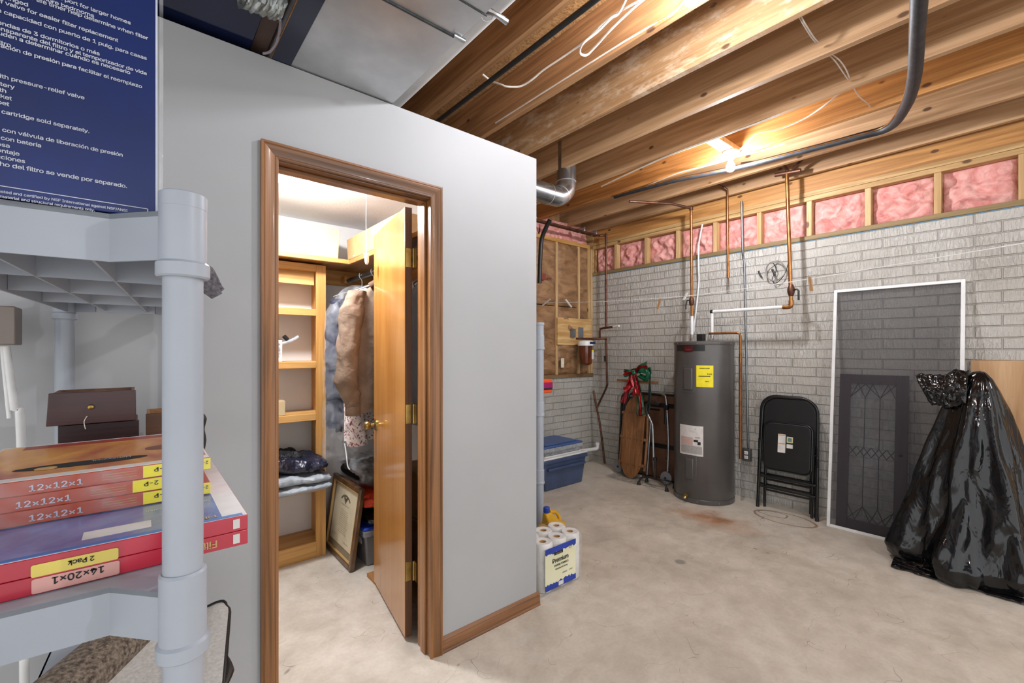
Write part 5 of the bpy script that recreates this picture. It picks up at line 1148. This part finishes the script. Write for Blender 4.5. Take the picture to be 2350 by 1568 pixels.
# low shelf board and dark cleat behind the bookcase edge
# boxes on the shelf
def carton(label, x0, x1, y0, y1, z0, z1, mt, lean_=0, tape=None):
    t = thing('cardboard_box', label, 'box', ((x0+x1)/2, (y0+y1)/2, z0))
    MB().box(x0, x1, y0, y1, z0, z1, (lean_, 0)).build('carton', mt, t, bevel=.003)
    if tape == 'x': MB().box(x1-.05, x1-.015, y0-.001, y0, z0+.02, z0+.10).build('tape', M['label'], t)
    if tape == 'y': MB().box(x0-.001, x0, y1-.14, y1-.10, z0+.01, z1-.02).build('tape', M['label'], t)
    return t
carton('long pale cardboard box on the closet shelf above the bookcase', .44, 1.005, 2.99, 3.28, 1.968, 2.158, M['cardlight'], .012, 'x')
tb = carton('tan cardboard box on the closet shelf above the hanging clothes', 1.10, 1.42, 2.25, 3.08, 1.985, 2.125, M['cardb'], -.008, 'y')
MB().taper([(1.085, 2.25, 1.968), (1.42, 2.25, 1.968), (1.42, 3.05, 1.968), (1.085, 3.05, 1.968)], [(1.095, 2.25, 1.984), (1.42, 2.25, 1.984), (1.42, 3.075, 1.984), (1.095, 3.075, 1.984)]).build('bottom_flap', mat('brown_cardboard', '#8a6343', '#765238', 9, .7), tb)
# items on bookcase
p_ = at(648, 832, Y=3.10)
t = thing('white_carton', 'small white printed carton with cables on the bookcase shelf', 'box', (p_.x-.05, 3.14, 1.2935))
MB().box(p_.x-.10, p_.x, 3.105, 3.19, 1.2935, 1.43).build('carton', M['white'], t, bevel=.002)
MB().box(p_.x-.032, p_.x-.010, 3.1035, 3.105, 1.32, 1.41).build('printed_panel', mat('grey_label_print', '#6f7276', '#c9cbcc', 60, .5), t)
t = thing('spray_bottle', 'clear plastic dispenser with a black nozzle tilted on the white carton', 'bottle', tuple(at(665, 785, Y=3.13)))
MB().tube([at(640, 790, Y=3.13), at(655, 787, Y=3.13), at(672, 780, Y=3.13), at(685, 773, Y=3.13)], [.010, .012, .011, .012], 12, 4).build('tube', M['clear'], t)
MB().tube([at(651, 771, Y=3.13), at(660, 780, Y=3.13)], .013, 10).build('nozzle', M['black'], t)
MB().tube([at(632, 783, Y=3.13), at(647, 783, Y=3.13)], .011, 10).build('trigger', M['black'], t)
p_ = at(655, 950, Y=3.09); carton('small cream cardboard box on the bookcase middle shelf', p_.x-.13, p_.x, 3.09, 3.17, .9505, 1.045, M['cardlight'])
# folded tarps
def cloth(name, mt, par, z0, th, x0, x1, y0, y1, sd, edge=.5, amp=.02, bul=None):
    def fn(u, v):
        a = 2*pi*v; u_ = (u-.5)*2
        e = sqrt(max(0, 1-abs(u_)**4)); x = x0+(x1-x0)*u
        yc = (y0+y1)/2; hy = (y1-y0)/2; c_ = abs(cos(a))**edge*(1 if cos(a) > 0 else -1); s_ = abs(sin(a))**.8*(1 if sin(a) > 0 else -1)
        zc = z0+th/2
        tilt = bul(u) if bul else 0
        return V((x, yc+hy*c_*(.86+.14*e), zc + tilt + th/2*s_*(.35+.65*e))) + V((0, amp*fbm((u*6, c_*2, sd)), amp*.8*fbm((u*5+sd, c_*3, s_*2), 4)*(1 if s_ > 0 else .3)))
    def fc(u, v):
        q_ = fn(u, v)
        if y0 < 3.0 < 3.2 < y1 and x1 < 1 and q_.x > .885: q_.y = min(q_.y, 3.07)
        return q_
    mb = MB(); mb.grid(fc, 70, 64); return mb.build(name, mt, par, ang=80)
t = thing('folded_cover', 'grey nylon fabric folded thick and hanging over the lower bookcase shelf', 'fabric', (.7, 3.1, .48))
cloth('lower_layer', M['greycloth'], t, .478, .055, .42, .945, 2.90, 3.26, 1, amp=.012, bul=lambda u: .0)
cloth('upper_layer', M['greycloth'], t, .525, .06, .44, .945, 2.91, 3.26, 4, amp=.014, bul=lambda u: .01*sin(u*4))
t = thing('folded_tarp', 'shiny navy plastic sheeting heaped on the folded grey fabric', 'tarp', (.7, 3.1, .58))
cloth('sheet', mat('navy_plastic_sheet', '#22253a', '#12131d', 5, .3, bmp=.9, bscale=14, coat=.3, bdist=.03), t, .585, .10, .40, .93, 2.93, 3.27, 8, amp=.022, bul=lambda u: .035*sin(pi*min(1, u*1.4))**2)
cloth('upper_fold', mat('black_cloth', '#141416', '#0b0b0d', 5, .7, bmp=.6, bscale=20), t, .66, .05, .45, .80, 3.02, 3.27, 5, amp=.02)
# framed certificate
t = thing('framed_certificate', 'old framed certificate in a brown wooden frame standing on the closet floor', 'picture frame', (1.0, 2.98, 0))
zf_ = V((.067, 0, .478)).normalized(); CF = frame((.985, 3.24, .004), (0, -1, 0), zf_.cross(V((0, -1, 0))), zf_)
fwd, fh_ = .515, .50
fr = mat('frame_brown', '#6f5135', '#4c3420', 10, .3, coat=.3)
for nm_, a in (('frame_side', (0, .035, 0, fh_)), ('frame_side', (fwd-.035, fwd, 0, fh_)), ('frame_rail', (.035, fwd-.035, 0, .035)), ('frame_rail', (.035, fwd-.035, fh_-.035, fh_))):
    mb = MB(CF); x0, x1, z0, z1 = a
    mb.box(x0, x1, 0, .03, z0, z1); mb.build(nm_, fr, t, bevel=.006)
for nm_, a in (('inner_lip', (.035, .041, .035, fh_-.035)), ('inner_lip', (fwd-.041, fwd-.035, .035, fh_-.035)), ('inner_lip', (.041, fwd-.041, .035, .041)), ('inner_lip', (.041, fwd-.041, fh_-.041, fh_-.035))):
    MB(CF).box(a[0], a[1], .002, .02, a[2], a[3]).build(nm_, M['gold'], t)
MB(CF).box(.036, fwd-.036, .015, .018, .036, fh_-.036).build('mat_board', mat('taupe_mat', '#8d8067', '#7f735c', 9, .8), t)
MB(CF).box(.075, fwd-.06, .0125, .015, .085, fh_-.05).build('certificate', mat('aged_paper', '#d8cfb4', '#c6bc9e', 6, .6), t)
q = MB(CF); q.text('THE UNITED STATES OF AMERICA', (.27, .0118, .335), (1, 0, 0), (0, 0, 1), .013, 'CENTER', 0); q.build('heading_lettering', mat('brown_ink', '#5b5040', None, 9, .7), t, smooth=False)
q = MB(CF)
for k_ in range(1, 13):
    q.text(('To all who shall see these presents greeting'), (.27, .0118, .315-.013*k_ if k_ else .335), (1, 0, 0), (0, 0, 1), .013 if k_ == 0 else .0095+.002*(k_ % 3 == 0), 'CENTER', 0)
q.box(.10, .17, .0117, .0122, .125, .127); q.box(.32, .40, .0117, .0122, .115, .117)
q.build('script_lettering', bpy.data.materials['brown_ink'], t, smooth=False)
q = MB(CF)
for k_ in range(18):
    a = R(30+120*k_/17); a2 = R(30+120*(k_+.8)/17)
    q.quad((.27+.095*cos(a), .0118, .345+.06*sin(a)), (.27+.095*cos(a2), .0118, .345+.06*sin(a2)), (.27+.078*cos(a2), .0118, .345+.047*sin(a2)), (.27+.078*cos(a), .0118, .345+.047*sin(a)))
q.build('arched_heading', bpy.data.materials['brown_ink'], t)
q = MB(CF); wing = [(0, .014), (.010, .020), (.030, .026), (.036, .018), (.028, .012), (.030, .004), (.020, .004), (.018, -.006), (.008, -.004), (.010, -.020), (0, -.016)]
q.extr([(.27+x, .0115, .368+z) for x, z in wing] + [(.27-x, .0115, .368+z) for x, z in wing[::-1][1:-1]], (0, .0008, 0)); q.build('eagle_emblem', bpy.data.materials['brown_ink'], t)
# ---- hanging clothes
def hanger(t, y, x=1.16, mt='alu', w_=.19):
    MB().tube([(x+.005, y, 1.868+.018), (x-.015, y, 1.868+.02), (x-.017, y, 1.868-.005), (x, y, 1.84), (x, y, 1.80)], .0026, 8, 5).build('hanger_hook', M[mt], t)
    MB().tube([(x, y, 1.80), (x-w_, y, 1.715), (x-w_*.95, y, 1.70), (x+w_*.95, y, 1.70), (x+w_, y, 1.715), (x, y, 1.80)], .004, 8).build('hanger_bar', M[mt], t)
def body(t, name, mt, y, xc, wt, wb, th, zt, zb, sd, flare=0, fold=.18, nf=5, sl=.09):
    def fn(u, v):
        a = 2*pi*u; z = zt+(zb-zt)*v
        s_ = min(1, v*6)**.6; wdt = (wt*(.30+.70*s_))*(1-v)+(wb)*v if v < 1 else wb
        wdt = (wt + (wb-wt)*v)*(.28+.72*s_); tk = th*(.5+.5*s_)*(1+flare*v)
        ca, sa = cos(a), sin(a)
        f_ = 1+fold*(.3+.7*v)*sin(a*nf+sd+2.5*fbm((ca, sa, v*1.3+sd)))+.10*fbm((ca*2, sa*2, z*7+sd), 4)
        return V((xc+wdt*ca*(1+.04*fbm((ca, v*3, sd))), y+tk*sa*f_, z - sl*abs(ca)*(1-s_)*.0 - (sl*abs(ca) if v < .02 else 0)*0 + .012*fbm((ca*2, sa*2, sd))*v))
    MB().grid(fn, 96, 70, True).build(name, mt, t, ang=80)
def sleeve(t, name, mt, pts, r, sd, n=30):
    pts = [V(p_) for p_ in pts]; m2 = len(pts)-1
    def fn(u, v):
        q_ = v*m2; i = min(int(q_), m2-1); p_ = pts[i].lerp(pts[i+1], q_-i); rr = r[i]+(r[min(i+1, m2)]-r[i])*(q_-i); a = 2*pi*u
        rr *= 1+.14*sin(v*34+3*fbm((cos(a), sin(a), v*4+sd)))*.5+.16*fbm((cos(a)*1.5, sin(a)*1.5, v*6+sd), 4)
        return p_+V((rr*cos(a), rr*sin(a)*.8, 0))
    MB().grid(fn, n, 80, True).build(name, mt, t, ang=80)
# tan jacket
yj_ = 2.60
t = thing('tan_jacket', 'tan cotton jacket with a loose sleeve hanging from the closet rod', 'jacket', (1.16, yj_, 1.868))
hanger(t, yj_, mt='white')
body(t, 'body', M['tan'], yj_, 1.17, .215, .225, .045, 1.765, .99, 2)
sleeve(t, 'sleeve', M['tan'], [(.985, yj_, 1.715), (.945, yj_-.01, 1.60), (.925, yj_-.02, 1.40), (.915, yj_-.02, 1.18), (.945, yj_-.01, 1.08), (.955, yj_-.01, 1.04)], [.050, .066, .064, .062, .050, .046], 3)
MB().lathe((.955, yj_-.01, .985), [(.040, 0), (.043, .004), (.043, .05), (.040, .056)], 28).build('cuff', M['tan'], t)
MB().tube([(1.05, yj_-.03, 1.745), (1.10, yj_-.05, 1.775), (1.17, yj_-.055, 1.785), (1.24, yj_-.05, 1.775), (1.26, yj_, 1.76)], .022, 12, 5).build('collar', mat('brown_corduroy', '#6b4d3a', '#543a2b', 30, .9), t)
# navy suit in film
ys_ = 2.98
t = thing('navy_suit', 'navy suit hanging in clear dry-cleaning film at the far end of the rod', 'suit', (1.16, ys_, 1.868))
hanger(t, ys_)
body(t, 'body', M['navycloth'], ys_, 1.155, .19, .17, .05, 1.76, .83, 5)
sleeve(t, 'sleeve', M['navycloth'], [(1.01, ys_, 1.70), (.985, ys_, 1.55), (.975, ys_, 1.25), (.985, ys_, .86)], [.05, .06, .055, .05], 7)
body(t, 'plastic_cover', glassy('suit_film', '#e6e8ea', .05, .08, .9, 14), ys_, 1.155, .235, .26, .09, 1.80, .655, 8, fold=.25, nf=7)
# patterned dress
t = thing('patterned_dress', 'maroon and white floral dress showing below the tan jacket', 'dress', (1.16, 2.78, 1.868))
m, nt, b = newmat('floral_cloth', .8); vo = N(nt, 'TexVoronoi'); vo.inputs['Scale'].default_value = 70; nt.links.new(mix(nt, .06, coords(nt), N(nt, 'TexNoise').outputs['Color']), vo.inputs['Vector'])
nt.links.new(ramp(nt, vo.outputs['Distance'], [(.30, hexc('#8a4a50')), (.42, hexc('#dcd2cd'))]).outputs[0], b.inputs['Base Color'])
hanger(t, 2.78)
body(t, 'body', m, 2.78, 1.135, .16, .165, .045, 1.76, .80, 12, fold=.3, nf=6)
sleeve(t, 'front_panel', m, [(1.01, 2.72, 1.70), (.99, 2.70, 1.4), (1.0, 2.68, 1.0), (1.015, 2.68, .79)], [.04, .045, .05, .062], 2)
# red-hung garment and white cloth nearer the door
t = thing('red_hanger', 'red plastic clothes hanger on the closet rod beside the tan jacket', 'hanger', (1.16, 2.69, 1.868))
MB().tube([(1.165, 2.69, 1.888), (1.145, 2.69, 1.888), (1.143, 2.69, 1.862), (1.16, 2.69, 1.84), (1.16, 2.69, 1.80)], .0055, 8, 5).build('hook', M['redink'], t)
MB().tube([(1.16, 2.69, 1.80), (1.0, 2.69, 1.725), (1.32, 2.69, 1.725), (1.16, 2.69, 1.80)], .006, 8).build('bar', M['redink'], t)
t = thing('white_garment', 'white garment hanging behind the open closet door near its hinges', 'garment', (1.2, 2.12, 1.868))
hanger(t, 2.12, 1.23, 'alu', .13)
body(t, 'body', M['whitecloth'], 2.12, 1.23, .17, .18, .05, 1.76, .98, 21)
# clear zipped bag, orange clothing, storage bin
t = thing('clear_garment_bag', 'clear plastic bag of folded dark fabric with a white zip in the closet', 'bag', (1.2, 3.0, .40))
cloth('bag_film', M['film'], t, .455, .18, 1.08, 1.42, 2.78, 3.28, 3, amp=.03)
cloth('folded_fabric', mat('grey_brown_fabric', '#5b5450', '#3e3936', 9, .8, bmp=.5, bscale=20), t, .475, .10, 1.10, 1.40, 2.82, 3.25, 6, amp=.015)
MB().tube([at(791, 1018, Y=2.9), at(795, 1045, Y=2.88), at(798, 1070, Y=2.86), at(803, 1078, Y=2.85)], .004, 8, 4).build('zip', M['white'], t)
t = thing('orange_vest', 'bright orange folded clothing lying on the clear bin behind the certificate', 'clothing', (1.2, 3.0, .38))
cloth('fabric', M['hivis'], t, .352, .075, 1.08, 1.44, 2.70, 3.26, 11, amp=.02)
t = thing('black_wrapped_bundle', 'black fabric bundle in clear wrap between orange clothing and blue bin lid', 'bundle', (1.2, 3.0, .30))
cloth('bundle', mat('black_shiny_wrap', '#1b1a1c', '#0d0d0e', 7, .25, bmp=.9, bscale=18), t, .262, .066, 1.09, 1.44, 2.66, 3.26, 14, amp=.015)
tote('storage_bin', 'clear grey storage bin with a deep blue lid on the closet floor', 1.07, 1.44, 2.72, 3.26, 0, .225, mat('smoky_bin', '#7d7b7c', '#6f6d6e', 5, .3), M['clear'], .03, .002, mat('deep_blue_lid', '#2a48c0', '#2340ad', 5, .35))
cb_ = bpy.data.objects['storage_bin.002']; MB().box(1.20, 1.30, 2.722, 2.726, .10, .15).build('paper_label', M['label'], cb_)
MB().box(1.085, 1.09, 2.80, 2.90, .13, .17).build('paper_label', M['label'], cb_)
o = MB().box(1.05, 1.20, 2.50, 2.62, 0, .022).build('wood_block', M['piney'], bevel=.002); tag(o, 'short pine offcut lying on the closet floor by the door', 'wood')
carton('open cardboard box on the closet floor behind the open door', 1.15, 1.44, 2.02, 2.45, .45, .70, M['cardb'])
carton('brown cardboard box beneath another behind the open closet door', 1.14, 1.44, 2.0, 2.47, 0, .448, mat('mid_brown_card', '#9a7350', '#84603f', 9, .7))
# pull cord with the little hand
t = thing('pull_cord', 'thin light pull cord ending in a white hand-shaped knob', 'cord', tuple(at(841, 590, Y=2.42)))
pp = at(841, 583, Y=2.42)
MB().tube([V((pp.x, pp.y, 2.28)), V((pp.x-.002, pp.y, 2.1)), pp+V((0, 0, .0))], .0016, 6, 3).build('cord', M['cable'], t)
hb = MB(); hb.tube([pp+V((0, 0, .005)), pp+V((.0, 0, -.015)), pp+V((.002, 0, -.045)), pp+V((.0, 0, -.058))], [.006, .013, .011, .005], 12, 4)
hb.tube([pp+V((-.006, 0, -.012)), pp+V((-.016, 0, .004))], .0045, 8); hb.tube([pp+V((.006, 0, -.012)), pp+V((.014, 0, .006))], .0045, 8)
hb.build('hand_knob', M['white'], t)
bpy.context.view_layer.update()
